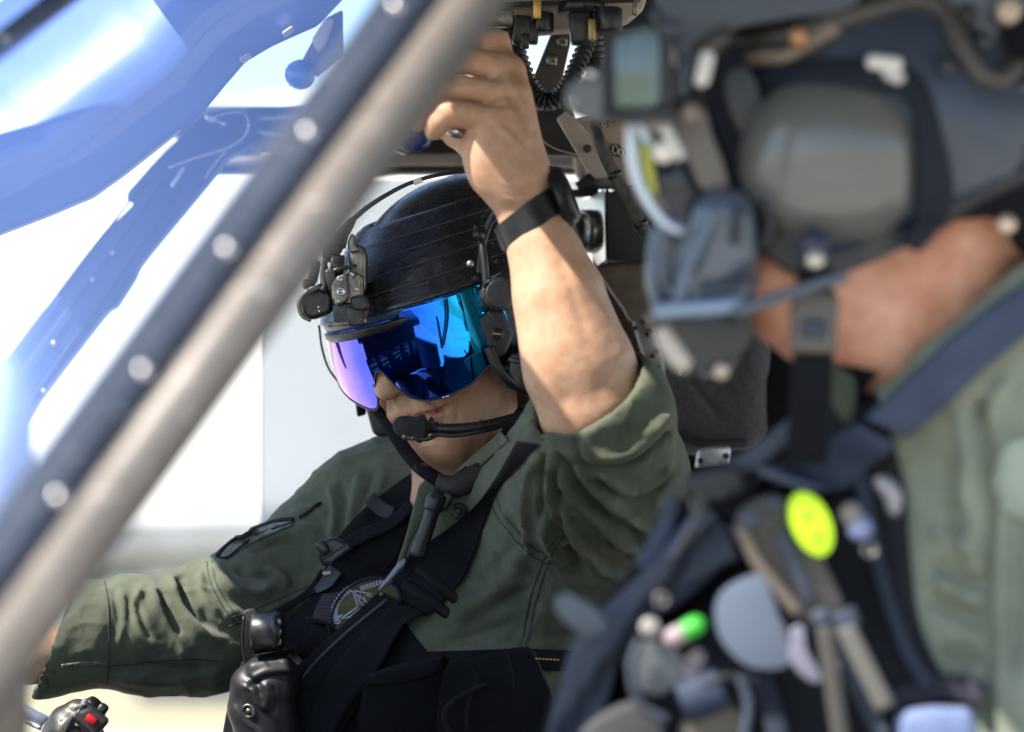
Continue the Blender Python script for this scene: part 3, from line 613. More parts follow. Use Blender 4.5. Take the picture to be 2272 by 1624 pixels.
for pts, rs in fingers:
    S.cap(pts[0], pts[1], rs[0], rs[1], .0045)
    for i in range(1, len(pts)-1): S.cap(pts[i], pts[i+1], rs[i], rs[i+1], .0035)
S.path([P(1085, 340, 3.02), P(1045, 325, 3.035), P(1010, 300, 3.045), P(985, 285, 3.05)], [.020, .0135, .012, .010], .008)
for (a, b) in (((1145, 165), (1036, 106)), ((1142, 196), (990, 168)), ((1132, 233), (990, 220))):
    S.cap(P(*a, 2.955), P(*b, 2.965), .0022, .003, .006, 'sub')
V, Q = S.mesh(2)
V = sculpt(V, Q, [([(1180, 330), (1140, 260), (1115, 220)], 9, .0020), ([(1170, 350), (1130, 300), (1100, 280)], 8, .0020), ([(1178, 290), (1152, 220), (1130, 180)], 8, .0018),
    ([(1110, 425), (1150, 436), (1205, 420)], 5, -.0010), ([(1100, 412), (1150, 424), (1200, 404)], 5, -.0008), ([(1240, 900), (1190, 700), (1180, 600)], 22, .0015), ([(1320, 800), (1270, 650), (1230, 540)], 14, -.0013),
    ([(1002, 872), (1016, 902), (1014, 940)], 7, -.0024), ([(926, 925), (960, 915), (994, 902)], 4.6, -.0042, 1), ([(930, 938), (962, 929), (990, 914)], 6.5, .0022), ([(935, 914), (965, 905), (988, 896)], 5.5, .0016), ([(892, 884), (912, 900), (918, 918)], 6, -.0018), ([(880, 886), (886, 905), (890, 920)], 4.5, .0012), ([(905, 886), (912, 905)], 4.5, -.0012), ([(1040, 930), (1050, 980), (1040, 1010)], 10, -.0008),
    ([(920, 985), (950, 978), (985, 975)], 6, -.0012), ([(1095, 900), (1085, 960), (1060, 1010)], 9, .0010), ([(1115, 880), (1105, 950), (1080, 1020)], 8, -.0012), ([(905, 1020), (940, 1036), (990, 1035)], 5, -.0006)])
N = vnormals(V, Q); V = V+N*(.00035*vnoise(V, 90, 3)+.0004*vnoise(V, 35, 5))[:, None]
loc = ((V-HC)/HS)@HA.T                                    # head coordinates of every vertex
lipd = seg_dist(loc[:, 1:], np.array([(b, c-.005) for a, b, c in lp])[:, :])[0]
lip = np.clip(1.25-lipd/.0075, 0, 1)*(loc[:, 0] > .07)*(np.abs(loc[:, 1]) < .037)*.85
rosy = np.clip(1-np.abs(to_px(V)[:, 1]-300)/260, 0, 1)*0
M['skin'] = attr_mix(M['skin'], 'lip', (.40, .13, .11))
body = mesh_obj('body', (V, Q), M['skin'], person, attrs={'lip': lip})
BODY = (V, Q)

# ================================================================== flight suit (one cloth body, hollow at the rolled cuff)
S = SDF([P(30, 0, 3.2)[0], 2.84, P(0, 1830, 3.3)[2]], [P(1560, 0, 3.3)[0], 3.66, P(0, 740, 3.1)[2]], .003)
S.path([P(905, 1180, 3.43), P(820, 1450, 3.40), P(800, 1800, 3.36)], [.115, .14, .15], .05)
S.path([P(1110, 1190, 3.36), P(1085, 1450, 3.33), P(1060, 1800, 3.30)], [.105, .135, .15], .05)
S.path([P(1010, 1075, 3.39), P(880, 1108, 3.42), P(790, 1160, 3.43)], [.055, .062, .062], .04)           # far shoulder slope
S.path([P(790, 1150, 3.42), P(645, 1284, 3.385), P(470, 1386, 3.335), P(300, 1402, 3.30), P(185, 1408, 3.275), P(90, 1432, 3.262)], [.072, .070, .0735, .0655, .0625, .0600], .03)
S.cap(P(445, 1440, 3.325), P(330, 1452, 3.30), .050, .042, .03)
S.path([P(1080, 1100, 3.36), P(1190, 1130, 3.27), P(1235, 1145, 3.24)], [.058, .085, .088], .05)
S.path([P(1235, 1150, 3.24), P(1300, 1040, 3.09), P(1338, 925, 2.998)], [.098, .089, .0785], .03)
S.path([P(1390, 1150, 3.18), P(1400, 1060, 3.08), P(1372, 930, 3.0)], [.068, .064, .052], .03)
S.path([P(1250, 1260, 3.26), P(1360, 1190, 3.17)], [.090, .075], .04)
# hem of the rolled cuff
cn = nrm(P(1245, 655, 2.985)-P(1322, 900, 2.99)); cn = nrm(cn+np.array([-.03, -.18, 0]))
S.half(P(1298, 872, 2.99), nrm(np.array([-.50, -.42, .76])))
S.half(P(112, 1440, 3.26), nrm(np.array([-.93, -.1, .34])))
S.path([P(1338, 985, 3.03), P(1308, 890, 2.988), P(1270, 740, 2.985)], [.064, .0625, .0635], .003, 'sub')
S.path([P(215, 1412, 3.275), P(60, 1440, 3.255)], [.048, .0535], .003, 'sub')
S.cap(P(1035, 1120, 3.37), hx(.01, 0, -.03), .050, .070, .006, 'sub')
V, Q = S.mesh(2)
px = to_px(V); N = vnormals(V, Q)
# broad crumple, then the folds the photo shows
wr = .0022*vnoise(V*[1, .7, 1.6], 16, 1)+.0013*vnoise(V*[1.5, 1, 1], 38, 2)
armz = np.clip((760-px[:, 0])/120, 0, 1)*np.clip((px[:, 0]-150)/80, 0, 1)
diag = px[:, 0]*.86+px[:, 1]*.50+26*vnoise(V, 11, 4); wr += armz*.0016*np.sin(diag/17.)*np.clip(vnoise(V, 9, 8)*1.4+.5, 0, 1)
wr += .0016*np.clip(1-np.abs(vnoise(V*[1, .8, 1.3], 24, 21))*2.2, 0, 1)**2+.0007*np.clip(1-np.abs(vnoise(V, 60, 22))*2.2, 0, 1)**2
V = V+N*wr[:, None]
folds = [
 # outstretched sleeve
 ([(372, 1268), (392, 1320), (440, 1390), (500, 1432)], 13, .0075), ([(335, 1285), (352, 1345), (395, 1420), (425, 1470)], 13, .0050), ([(318, 1290), (300, 1350), (330, 1420), (365, 1440)], 12, .0050),
 ([(270, 1305), (272, 1370), (262, 1440)], 10, .0035), ([(398, 1272), (412, 1340), (468, 1400)], 9, -.0065), ([(352, 1300), (372, 1360), (400, 1415)], 9, -.0055), ([(300, 1330), (318, 1390), (336, 1420)], 9, -.0050),
 ([(250, 1300), (262, 1350), (270, 1400)], 8, -.0030), ([(446, 1262), (452, 1320), (490, 1370)], 9, .0045), ([(470, 1248), (500, 1300), (560, 1318), (610, 1300)], 15, .0085), ([(520, 1256), (560, 1275), (610, 1278)], 11, -.0055),
 ([(585, 1262), (625, 1280), (640, 1305)], 11, .0055), ([(445, 1350), (470, 1384), (505, 1408)], 8, -.0045), ([(500, 1345), (560, 1372), (640, 1340)], 12, .0035), ([(600, 1190), (660, 1170), (720, 1190)], 14, .0040), ([(555, 1225), (630, 1200), (700, 1215)], 12, -.0035),
 ([(250, 1500), (340, 1512), (430, 1505)], 16, .0035), ([(300, 1470), (400, 1490), (470, 1480)], 14, -.0030), ([(640, 1150), (690, 1130), (735, 1150)], 12, .0035),
 ([(730, 1075), (742, 1130), (735, 1200)], 9, .0040), ([(752, 1060), (765, 1120), (756, 1190)], 9, -.0035), ([(800, 1050), (785, 1110), (770, 1170)], 12, .0035), ([(860, 1040), (835, 1100), (800, 1160)], 12, .0030), ([(832, 1040), (812, 1095), (790, 1150)], 8, -.0030),
 # raised sleeve: pleats fanning from the cuff down to the armpit
 ([(1188, 1010), (1172, 1080), (1168, 1160), (1180, 1230)], 8, .0045), ([(1210, 1000), (1196, 1080), (1200, 1170)], 6, -.0045), ([(1228, 1005), (1222, 1090), (1232, 1180)], 8, .0045), ([(1244, 1010), (1242, 1100), (1256, 1190)], 6, -.0045),
 ([(1215, 985), (1262, 1070), (1340, 1160), (1440, 1250)], 10, .0060), ([(1240, 1000), (1290, 1085), (1370, 1170)], 7, -.0050), ([(1258, 1000), (1318, 1080), (1400, 1150), (1478, 1190)], 9, .0050), ([(1222, 1080), (1262, 1160), (1330, 1250), (1420, 1300)], 9, .0060),
 ([(1204, 1100), (1236, 1180), (1300, 1275)], 8, -.0055), ([(1196, 1140), (1230, 1230), (1290, 1310)], 9, .0050), ([(1330, 1045), (1390, 1085), (1450, 1060), (1490, 1010)], 10, .0050), ([(1325, 1065), (1390, 1108), (1455, 1090), (1492, 1050)], 7, -.0055),
 ([(1340, 1090), (1400, 1130), (1470, 1110)], 9, .0045), ([(1360, 1180), (1420, 1190), (1480, 1150)], 11, .0055), ([(1350, 1205), (1410, 1222), (1470, 1200)], 7, -.0050),
 # cuff roll
 ([(1192, 965), (1240, 1010), (1310, 1040), (1400, 1030), (1480, 965)], 7, -.0050, 1), ([(1190, 940), (1240, 985), (1310, 1012), (1400, 1002), (1474, 930)], 16, .0035, 1), ([(1268, 960), (1290, 1005), (1312, 1040)], 5, -.0030),
 # chest
 ([(1130, 1110), (1110, 1200), (1060, 1290)], 20, .0030), ([(1170, 1200), (1120, 1290), (1000, 1390)], 26, .0040), ([(1150, 1380), (1080, 1400), (980, 1430)], 16, -.0050), ([(1180, 1300), (1100, 1345), (1010, 1400)], 14, -.0025), ([(1200, 1440), (1100, 1450), (1000, 1470)], 16, .0035), ([(1215, 1330), (1180, 1400), (1120, 1450)], 14, .003),
]
folds = [(f_[0], f_[1]*.92, f_[2]*(2.3 if f_[0][0][0] > 1150 else 1.5))+tuple(f_[3:]) for f_ in folds]
V = sculpt(V, Q, folds)
V = laplace(V, Q, .18)
suit = mesh_obj('flight_suit', (V, Q), M['suit'], person)
SUITM = (V, Q.tolist()); SUIT = Drape(SUITM)
# sewn details that lie on the cloth
def seam(pts, w=3.2, name='seam', mat_='stitch', th=.0006, parent=None): return mesh_obj(name, SUIT.strip(pts, w, th, .0006, k=4, smooth=2, flat=.2), M[mat_], parent or suit)
seam([(232, 1288), (240, 1340), (242, 1400), (243, 1470), (236, 1520)], 4.0, 'cuff_seam')
seam([(243, 1478), (330, 1470), (420, 1462), (500, 1468)], 3.2)
seam([(458, 1245), (466, 1290), (490, 1340), (520, 1380)], 3.4); seam([(470, 1243), (478, 1290), (504, 1338), (534, 1374)], 2.6)
seam([(510, 1372), (570, 1350), (640, 1318), (708, 1290)], 3.0, 'pocket_edge'); seam([(508, 1390), (575, 1366), (640, 1334), (700, 1308)], 3.0, 'pocket_edge')
seam([(1098, 1090), (1110, 1130), (1140, 1170), (1180, 1215), (1225, 1235)], 3.2); seam([(1086, 1098), (1098, 1138), (1130, 1182), (1172, 1228), (1214, 1252)], 3.2)
seam([(1250, 1190), (1222, 1235), (1190, 1330), (1168, 1440), (1155, 1490)], 3.2); seam([(1238, 1188), (1208, 1238), (1176, 1330), (1154, 1440), (1142, 1490)], 3.0)
seam([(1192, 1003), (1206, 1012), (1218, 1020)], 5.0, 'buttonhole')
mesh_obj('cuff_tape', SUIT.strip([(136, 1478), (175, 1474), (238, 1470)], [9, 10, 9], .0012, .0008, k=5), mat('frayed_tape', (.16, .18, .14), .95, bump=1, bscale=400, var=.7, vscale=220, col2=(.04, .05, .04)), suit)
# sleeve patch: black loop field standing on the upper arm
pm = mat('patch_loop', (.015, .015, .018), .9, bump=.8, bscale=600)
mesh_obj('sleeve_patch', SUIT.strip([(492, 1236), (520, 1214), (560, 1190), (610, 1170), (648, 1160)], [12, 22, 24, 20, 8], .0030, .0012, k=6), mat('patch_cloth', (.20, .24, .22), .9, bump=.6, bscale=400, var=.4, vscale=100), suit)
mesh_obj('patch_rim', SUIT.cord([(484, 1238), (500, 1220), (540, 1190), (585, 1170), (630, 1158), (652, 1157)], .0030, .003), pm, suit)
mesh_obj('patch_rim', SUIT.cord([(486, 1242), (506, 1240), (530, 1222), (575, 1190), (620, 1172), (648, 1163)], .0012, .003), pm, suit)
mesh_obj('patch_rim', SUIT.cord([(664, 1150), (690, 1132), (712, 1118)], .0022, .002), pm, suit)
# stand collar with its opening, zip and press stud
colr = mesh_obj('collar', join(
    SUIT.strip([(1120, 968), (1060, 1020), (1000, 1072), (968, 1098)], [26, 30, 26, 16], .004, .004, k=6, flat=.9),
    prism([(930, 1075), (948, 1062), (972, 1080), (958, 1120), (930, 1170), (912, 1200), (890, 1262), (876, 1262), (900, 1190), (918, 1120)], 3.222, .02, .004, 3)), M['suit'], suit)
mesh_obj('zip', SUIT.strip([(952, 1076), (944, 1120), (938, 1160)], 9, .003, .012, k=4, flat=1), mat('zip_teeth', (.09, .10, .11), .4, metal=.6, bump=1, bscale=600), colr)
pl = mesh_obj('placket', prism([(968, 1078), (1010, 1068), (1048, 1082), (1052, 1130), (1030, 1170), (1000, 1196), (985, 1195), (972, 1140)], 3.218, .02, .004, 3), M['suit'], suit)
mesh_obj('press_stud', lathe(P(1018, 1134, 3.216), (0, -1, .1), [(0, .0092), (.003, .0092), (.0045, .0075), (.0035, .0045), (.0048, .0035), (.005, .0004)], 24), M['rubber'], pl)
mesh_obj('undershirt', prism([(974, 1120), (1000, 1120), (1004, 1170), (985, 1200), (972, 1210)], 3.235, .01, .003), mat('green_undershirt', (.06, .16, .07), .9, bump=.3, bscale=300), suit)
# neck strap of the helmet is built with the helmet

# ================================================================== helmet, visor and night-vision mount
helm = thing('helmet', 'black aircrew helmet with blue and violet mirror visor worn by the far crew member', 'helmet', HC)
S = SDF(HC-.26, HC+.26, .0026)
S.ell(hx(-.055, 0, .045), np.array([.135, .120, .110])*HS, HA, 0)
for sg in (-1, 1):
    S.ell(hx(-.030, sg*.098, -.030), np.array([.066, .026, .085])*HS, HA, .03)
    S.ell(hx(-.06, sg*.075, -.085), np.array([.045, .022, .05])*HS, HA, .03)
S.ell(hx(-.10, 0, -.05), np.array([.08, .09, .08])*HS, HA, .03)
S.ell(hx(-.035, 0, .034), np.array([.122, .092, .100])*HS, HA, .003, 'sub')
S.ell(hx(.05, 0, .0), np.array([.07, .088, .075])*HS, HA, .003, 'sub')
S.cap(hx(.0, 0, -.03), hx(.0, 0, -.25), .089*HS, .10*HS, .006, 'sub')
S.box(hx(.115, 0, -.075), np.array([.085, .17, .105])*HS, HA, .01, .004, 'sub')
S.cap(hx(.062, -.16, -.13), hx(.062, .16, -.13), .055*HS, .055*HS, .006, 'sub')
V, Q = S.mesh(3)
shell = mesh_obj('shell', (V, Q), M['helmet'], helm); SHELL = Drape((V, Q.tolist()))
def rings(spec, t0, t1, n=60):
    """band of elliptical arcs in head coordinates; spec rows: height, centre, forward radius, side radius."""
    T = np.radians(np.linspace(t0, t1, n)); V = []
    for (c, ac, ra, rb_) in spec: V.append(H(ac+ra*np.cos(T), rb_*np.sin(T), np.full(n, c)))
    k = len(spec); V = np.concatenate(V); F = [[i*n+j, i*n+j+1, (i+1)*n+j+1, (i+1)*n+j] for i in range(k-1) for j in range(n-1)]
    return V, F
def solid(vf, th):
    """give a sheet real thickness inwards."""
    V, F = vf; Q = np.array(F); N = vnormals(V, Q); ctr = H(-.03, 0, .03); N *= np.sign(((V-ctr)*N).sum(1, keepdims=True))
    o = len(V); W = np.concatenate([V, V-N*th]); e = {}
    for f in F:
        for i in range(4):
            a, b = f[i], f[(i+1) % 4]; k = (min(a, b), max(a, b)); e[k] = None if k in e else (a, b)
    G = F+[[o+i for i in f[::-1]] for f in F]+[[b, a, a+o, b+o] for (a, b) in [v for v in e.values() if v]]
    return W, G
# visor cover: five shallow tape steps
cs = np.array([.047, .0475, .052, .070, .095, .115, .126, .1305]); ac = np.array([-.010, -.010, -.011, -.014, -.024, -.033, -.040, -.043]); ra = np.array([.143, .1465, .1455, .135, .119, .102, .091, .082]); rb2 = np.array([.1255, .1285, .1275, .1165, .108, .101, .094, .087])
cc = np.linspace(.047, .1305, 64); spec = []
grooves = [.058, .0655, .082, .098, .112]
for c in cc:
    g = -.0009*sum(math.exp(-((c-q)/.0007)**2) for q in grooves)+.0004*math.sin(c*900)*0
    spec.append((c, np.interp(c, cs, ac), np.interp(c, cs, ra)+g, np.interp(c, cs, rb2)+g))
cover = mesh_obj('visor_cover', solid(rings(spec, -96, 92, 90), .005), M['helmet'], helm)
tapem = mat('pale_tape_edge', (.10, .105, .11), .5)
for g in grooves[1:]:
    T = np.radians(np.linspace(-92, 88, 70)); r1, r2, a0 = np.interp(g, cs, ra), np.interp(g, cs, rb2), np.interp(g, cs, ac)
    mesh_obj('tape_edge', tube(H(a0+(r1+.0002)*np.cos(T), (r2+.0002)*np.sin(T), g+.0009+.0012*np.sin(T*2.0)), .00035, 5), tapem, cover)
# brow band and rubber rim under the cover
mesh_obj('brow_band', solid(rings([(.0475, -.010, .1430, .1255), (.044, -.010, .1425, .1250), (.0385, -.010, .1415, .1240), (.0378, -.010, .139, .122)], -92, 84, 70), .003), mat('blue_band', (.025, .075, .16), .35, var=.15, vscale=20), helm)
mesh_obj('brow_rim', solid(rings([(.0378, -.010, .1432, .1257), (.035, -.0095, .1440, .1262), (.030, -.009, .1425, .1250), (.0275, -.009, .1395, .1225)], -92, 80, 70), .004), M['rubber'], helm)
# mirror visor
vt = [-78, -70, -50, -35, -20, -12, -6, -2.5, 1.5, 5, 8, 13, 22, 35, 50, 62, 75, 82]; vc = [-.002, -.006, -.022, -.036, -.048, -.0515, -.037, -.014, -.009, -.014, -.028, -.0445, -.0525, -.054, -.048, -.036, -.021, -.012]
tt = np.linspace(-78, 82, 320); k = 34; bot = np.interp(tt, vt, vc); bot = np.convolve(np.pad(bot, 3, 'edge'), np.ones(7)/7, 'valid'); V = []
for j in range(k):
    v = j/(k-1); c = .046*(1-v)+bot*v; tr_ = np.radians(tt)
    bulge = .004*np.sin(np.pi*np.clip((.046-c)/.1, 0, 1)); shr = np.where(c < -.02, (c+.02)*.10, 0)
    V.append(H(.0345+(.0915+bulge+shr)*np.cos(tr_), .0055+(.1185+bulge+shr)*np.sin(tr_), c))
n = len(tt); V = np.concatenate(V); F = [[j*n+i, j*n+i+1, (j+1)*n+i+1, (j+1)*n+i] for j in range(k-1) for i in range(n-1)]
vm = bpy.data.materials.new('iridium_mirror_visor'); vm.use_nodes = True; nt = vm.node_tree; b = nt.nodes['Principled BSDF']; b.inputs['Metallic'].default_value = 1; b.inputs['Roughness'].default_value = .03
tcn = nt.nodes.new('ShaderNodeAttribute'); tcn.attribute_name = 'coat'; cr = nt.nodes.new('ShaderNodeValToRGB'); el = cr.color_ramp.elements
el[0].position = 0; el[0].color = (.95, .80, .80, 1); el[1].position = 1; el[1].color = (.02, .55, .85, 1)
for p_, c_ in ((.10, (.92, .66, .90, 1)), (.20, (.72, .42, .95, 1)), (.30, (.42, .24, .95, 1)), (.42, (.10, .12, .80, 1)), (.68, (.02, .12, .75, 1)), (.84, (.01, .34, .85, 1))):
    e_ = el.new(p_); e_.color = c_
nt.links.new(tcn.outputs['Fac'], cr.inputs['Fac']); nt.links.new(cr.outputs['Color'], b.inputs['Base Color'])
W, G = solid((V, F), .0022); coat = np.tile(np.tile(np.linspace(0, 1, n), k), 2)
vis = mesh_obj('visor', (W, G), vm, helm, attrs={'coat': coat})
edge_pts = V.reshape(k, n, 3)[-1]
mesh_obj('visor_edge', tube(edge_pts[::3], .0011, 6), mat('visor_edge_dark', (.012, .008, .03), .2), vis)
# side pivot knob, arm plate with screw
pk = H(.052, .1225, .030); pn = nrm(np.array([.35, -.93, .10])); pv = mesh_obj('pivot_knob', knurled(pk-pn*.002+np.array([0, -.004, 0]), pn, .018, .0205, 16), M['plastic'], helm)
mesh_obj('pivot_cap', lathe(pk+pn*.015+np.array([0, -.004, 0]), pn, [(0, .0165), (.0025, .016), (.003, .0145), (.0026, .0004)], 28), M['helmet_matte'], pv)
ap = mesh_obj('visor_arm', prism([(1062, 706), (1096, 680), (1118, 690), (1140, 742), (1122, 788), (1100, 800), (1086, 778), (1070, 738)], 3.178, .02, .004, 3, (.0001, 0)), M['helmet_matte'], helm)
mesh_obj('arm_screw', lathe(P(1104, 741, 3.176), (.15, -1, 0), [(0, .0078), (.0012, .0078), (.0012, .0062), (.0004, .006), (.0004, .0004)], 24), M['plastic'], ap); mesh_obj('screw_slot', rbox(P(1104, 741, 3.173), (.0048, .001, .0007), rot_img(-8), .0003), M['gun'], ap)
# edge of the shell around the ear, ear cup, chin and nape straps
def hcord(pts, r, m=40, n=10): return tube([P(x, y, d) for x, y, d in pts], r, n, m)
mesh_obj('edge_roll', hcord([(1058, 500, 3.20), (1072, 560, 3.185), (1080, 640, 3.18)], .0045), M['rubber'], helm)
mesh_obj('edge_roll', hcord([(1084, 770, 3.175), (1104, 815, 3.175), (1130, 845, 3.18), (1176, 872, 3.2)], [.006, .0065, .006, .006]), M['rubber'], helm)
mesh_obj('ear_cup', join(lathe(P(1150, 690, 3.235), nrm([.55, -.83, 0]), [(-.03, .058), (.0, .058), (.012, .052), (.016, .040), (.017, .001)], 40)), M['helmet_matte'], helm)
mesh_obj('ear_ring', tube([P(1120, 640, 3.185)+.060*np.array([math.cos(a)*.5, -math.cos(a)*.3+.02, math.sin(a)*1.5]) for a in np.linspace(1.4, 4.9, 30)], .0042, 10), M['rubber'], helm)
mesh_obj('nape_pad', prism([(1098, 800), (1128, 770), (1190, 760), (1200, 900), (1165, 868), (1130, 845)], 3.20, .03, .005, 3), M['fabric_black'], helm)
mesh_obj('side_fitting', join(rbox(P(1150, 825, 3.185), (.012, .006, .020), rot_img(-10), .003), rbox(P(1146, 800, 3.182), (.0095, .006, .003), rot_img(-10), .001)), M['plastic'], helm)
mesh_obj('shell_stud', join(lathe(P(1043, 586, 3.166), (0.1, -1, .2), [(0, .0045), (.003, .004), (.004, .0004)], 14)), M['gun'], helm)
mesh_obj('shell_stud', lathe(P(1062, 522, 3.19), (0.1, -1, .2), [(0, .0075), (.006, .0065), (.008, .0004)], 14), M['rubber'], helm)
cs_ = mesh_obj('chin_strap', join(
    tube([P(x, y, d) for x, y, d in ((830, 900, 3.30), (866, 950, 3.27), (900, 1000, 3.245), (930, 1035, 3.225), (968, 1062, 3.215), (1000, 1080, 3.22))], [.0060, .0080, .0085, .0085, .0085, .008], 10, 40, flat=.45, up=(0, -1, 0)),
    tube([P(x, y, d) for x, y, d in ((1000, 1080, 3.22), (1060, 1050, 3.235), (1120, 1005, 3.25), (1180, 930, 3.27))], [.010, .016, .020, .022], 10, 30, flat=.45, up=(0, -1, 0))), M['fabric_black'], helm)
mesh_obj('chin_pad', tube([P(x, y, d) for x, y, d in ((968, 1068, 3.208), (1010, 1078, 3.208), (1065, 1052, 3.215), (1100, 1030, 3.225))], [.009, .0135, .014, .010], 12, 24, flat=.5, up=(0, -1, 0)), mat('leather_pad', (.022, .018, .017), .6, bump=.3, bscale=200), helm)
mesh_obj('far_cheek_guard', prism([(800, 862), (846, 850), (868, 930), (872, 964), (845, 972), (826, 962), (818, 930)], 3.36, .03, .006, 3), M['helmet_matte'], helm)
mesh_obj('far_cheek_guard', prism([(786, 874), (806, 868), (812, 920), (792, 926)], 3.40, .02, .003, 2), M['fabric_black'], helm)
mesh_obj('visor_cord', hcord([(708, 722, 3.36), (714, 770, 3.37), (728, 815, 3.38), (752, 850, 3.39)], .0014, 30, 6), M['rubber'], helm)
# boom microphone
mb = thing('boom_microphone', 'black boom microphone with foam cover held before the mouth', 'microphone', P(930, 952, 3.16))
mesh_obj('boom', join(tube([P(x, y, d) for x, y, d in ((968, 950, 3.155), (1000, 952, 3.155), (1060, 948, 3.16), (1120, 935, 3.17), (1180, 918, 3.19))], [.0056, .0062, .0064, .0066, .0066], 14, 40), tube([P(x, y, d) for x, y, d in ((945, 938, 3.155), (958, 948, 3.155), (972, 950, 3.155))], [.0100, .0075, .0058], 14, 10)), M['plastic'], mb)
mesh_obj('bias_cable', tube([P(x, y, d) for x, y, d in ((901, 968, 3.15), (915, 972, 3.145), (948, 974, 3.143), (972, 964, 3.145), (1010, 966, 3.146), (1080, 954, 3.152), (1170, 930, 3.175))], .0026, 10, 60), M['plastic'], mb)
mesh_obj('cable_tip', join(tube([P(895, 966, 3.151), P(903, 969, 3.15)], .0042, 12, 3), tube([P(913, 971, 3.146), P(916, 972, 3.146)], .0038, 12, 3)), M['gun'], mb)
mesh_obj('clamp', join(*[tube([P(x-1.5, y, 3.156), P(x+1.5, y, 3.156)], r, 14, 3) for x, y, r in ((970, 950, .0075), (980, 952, .0080), (1066, 946, .0080))]), M['rubber'], mb)
S = SDF(P(860, 1000, 3.2)-[0, .06, 0], P(965, 905, 3.2)+[0, .04, 0], .0012)
S.cap(P(897, 946, 3.155), P(930, 951, 3.152), .0115, .0128, 0); S.cap(P(888, 944, 3.157), P(905, 948, 3.155), .0075, .0105, .006)
S.box(P(934, 951, 3.152), (.0042, .0140, .0158), rot_img(-6), .004, .003)
mesh_obj('foam_cover', S.mesh(2), mat('foam', (.020, .021, .022), .95, bump=.6, bscale=900), mb)
# night-vision mount on the brow
mt = thing('goggle_mount', 'grey and black night-vision mount bracket fixed to the front of the black helmet', 'goggle mount', P(740, 660, 3.2))
D0 = 3.175
def mp(x, y, d=0): return P(x, y, D0+d)
gm = M['gun']; bl = M['plastic']
mesh_obj('base_plate', join(prism([(772, 558), (790, 540), (806, 545), (812, 562), (812, 640), (806, 652), (786, 656), (772, 640)], D0+.008, .04, .004, 3), prism([(770, 540), (778, 518), (786, 520), (788, 540), (800, 556), (776, 562)], D0+.0, .02, .003, 3)), gm, mt)
mesh_obj('hinge_block', join(prism([(745, 618), (782, 602), (806, 610), (806, 660), (792, 682), (760, 690), (744, 668)], D0-.012, .03, .004, 3), rbox(mp(735, 600, -.003), (.012, .012, .003), rot_img(8), .0012)), gm, mt)
cam_b = mesh_obj('cam_body', prism([(734, 632), (748, 612), (768, 606), (776, 640), (772, 668), (748, 680), (736, 664)], D0-.022, .02, .003, 3), M['gun'], mt)
for (x, y, r) in ((757, 647, .0052), (749, 668, .0028), (754, 620, .003), (781, 609, .0022), (791, 642, .0022)):
    mesh_obj('screw', lathe(mp(x, y, -.0215), (.1, -1, .1), [(0, r), (.0022, r), (.003, r*.8), (.0028, r*.45), (.0012, r*.4), (.0012, .0003)], 18), M['steel'], cam_b)
mesh_obj('thumb_wheel', knurled(mp(733, 588, -.008), nrm([1., .1, -.1]), .015, .0125, 14), bl, mt)
mesh_obj('lever', join(tube([mp(735, 603, -.016), mp(748, 598, -.018), mp(765, 594, -.016), mp(790, 590, -.008)], [.0026, .0026, .0026, .002], 10, 20), tube([mp(722, 575, -.012), mp(718, 605, -.014), mp(721, 632, -.016), mp(716, 645, -.016)], [.003, .0034, .003, .0042], 10, 20)), bl, mt)
mesh_obj('release_latch', join(prism([(710, 600), (724, 585), (732, 600), (730, 640), (716, 655), (710, 640)], D0-.010, .015, .003, 3), rbox(mp(736, 622, -.012), (.006, .008, .012), rot_img(10), .002)), bl, mt)
ep = mesh_obj('eyepiece_bridge', join(prism([(664, 668), (676, 650), (700, 632), (726, 636), (738, 660), (736, 692), (716, 702), (690, 710), (672, 700)], D0-.006, .030, .006, 4), rbox(mp(698, 641, -.008), (.008, .008, .003), rot_img(25), .001)), bl, mt)
mesh_obj('bridge_rim', tube([mp(x, y, -.009) for x, y in ((690, 711), (672, 702), (664, 685), (664, 668), (676, 651), (694, 638))], .0024, 8, 30), gm, ep)
for (x, y) in ((707, 682), (708, 690)): mesh_obj('contact', lathe(mp(x, y, -.0065), (0, -1, 0), [(0, .0009), (.001, .0008), (.0012, .0002)], 10), mat('gold_contact', (.8, .55, .15), .3, metal=1), ep)
mesh_obj('lower_clamp', join(prism([(776, 660), (804, 652), (816, 660), (822, 684), (806, 690), (782, 688)], D0-.018, .03, .003, 3), rbox(mp(766, 697, -.004), (.013, .010, .013), rot_img(4), .003), rbox(mp(790, 702, -.006), (.009, .010, .011), rot_img(4), .002), rbox(mp(810, 696, -.004), (.004, .008, .012), rot_img(-10), .002)), bl, mt)
mesh_obj('lower_plate', rbox(mp(772, 716, -.002), (.022, .012, .0028), rot_img(6), .001), gm, mt)
mesh_obj('side_dial', join(rbox(P(697, 603, 3.26), (.0055, .010, .014), rot_img(-12), .004), lathe(P(686, 630, 3.25), nrm([-.9, -.4, 0]), [(-.006, .0035), (.002, .0060), (.006, .0060), (.007, .004)], 16)), bl, mt)
mesh_obj('cable', join(tube([P(x, y, d) for x, y, d in ((1075, 376, 3.20), (1010, 382, 3.185), (955, 392, 3.18), (905, 408, 3.18), (858, 432, 3.18), (815, 460, 3.18), (782, 488, 3.18))], [.0022, .0022, .0023, .0023, .0025, .0028, .0030], 10, 60), tube([P(x, y, d) for x, y, d in ((784, 486, 3.18), (770, 506, 3.178), (760, 520, 3.176), (752, 545, 3.172))], [.0040, .0062, .0075, .0085], 12, 20)), M['plastic'], mt)
mesh_obj('cable_marker', tube([P(918, 405, 3.178), P(936, 399, 3.178)], .0030, 10, 4), mat('white_sleeve', (.75, .74, .72), .6), mt)
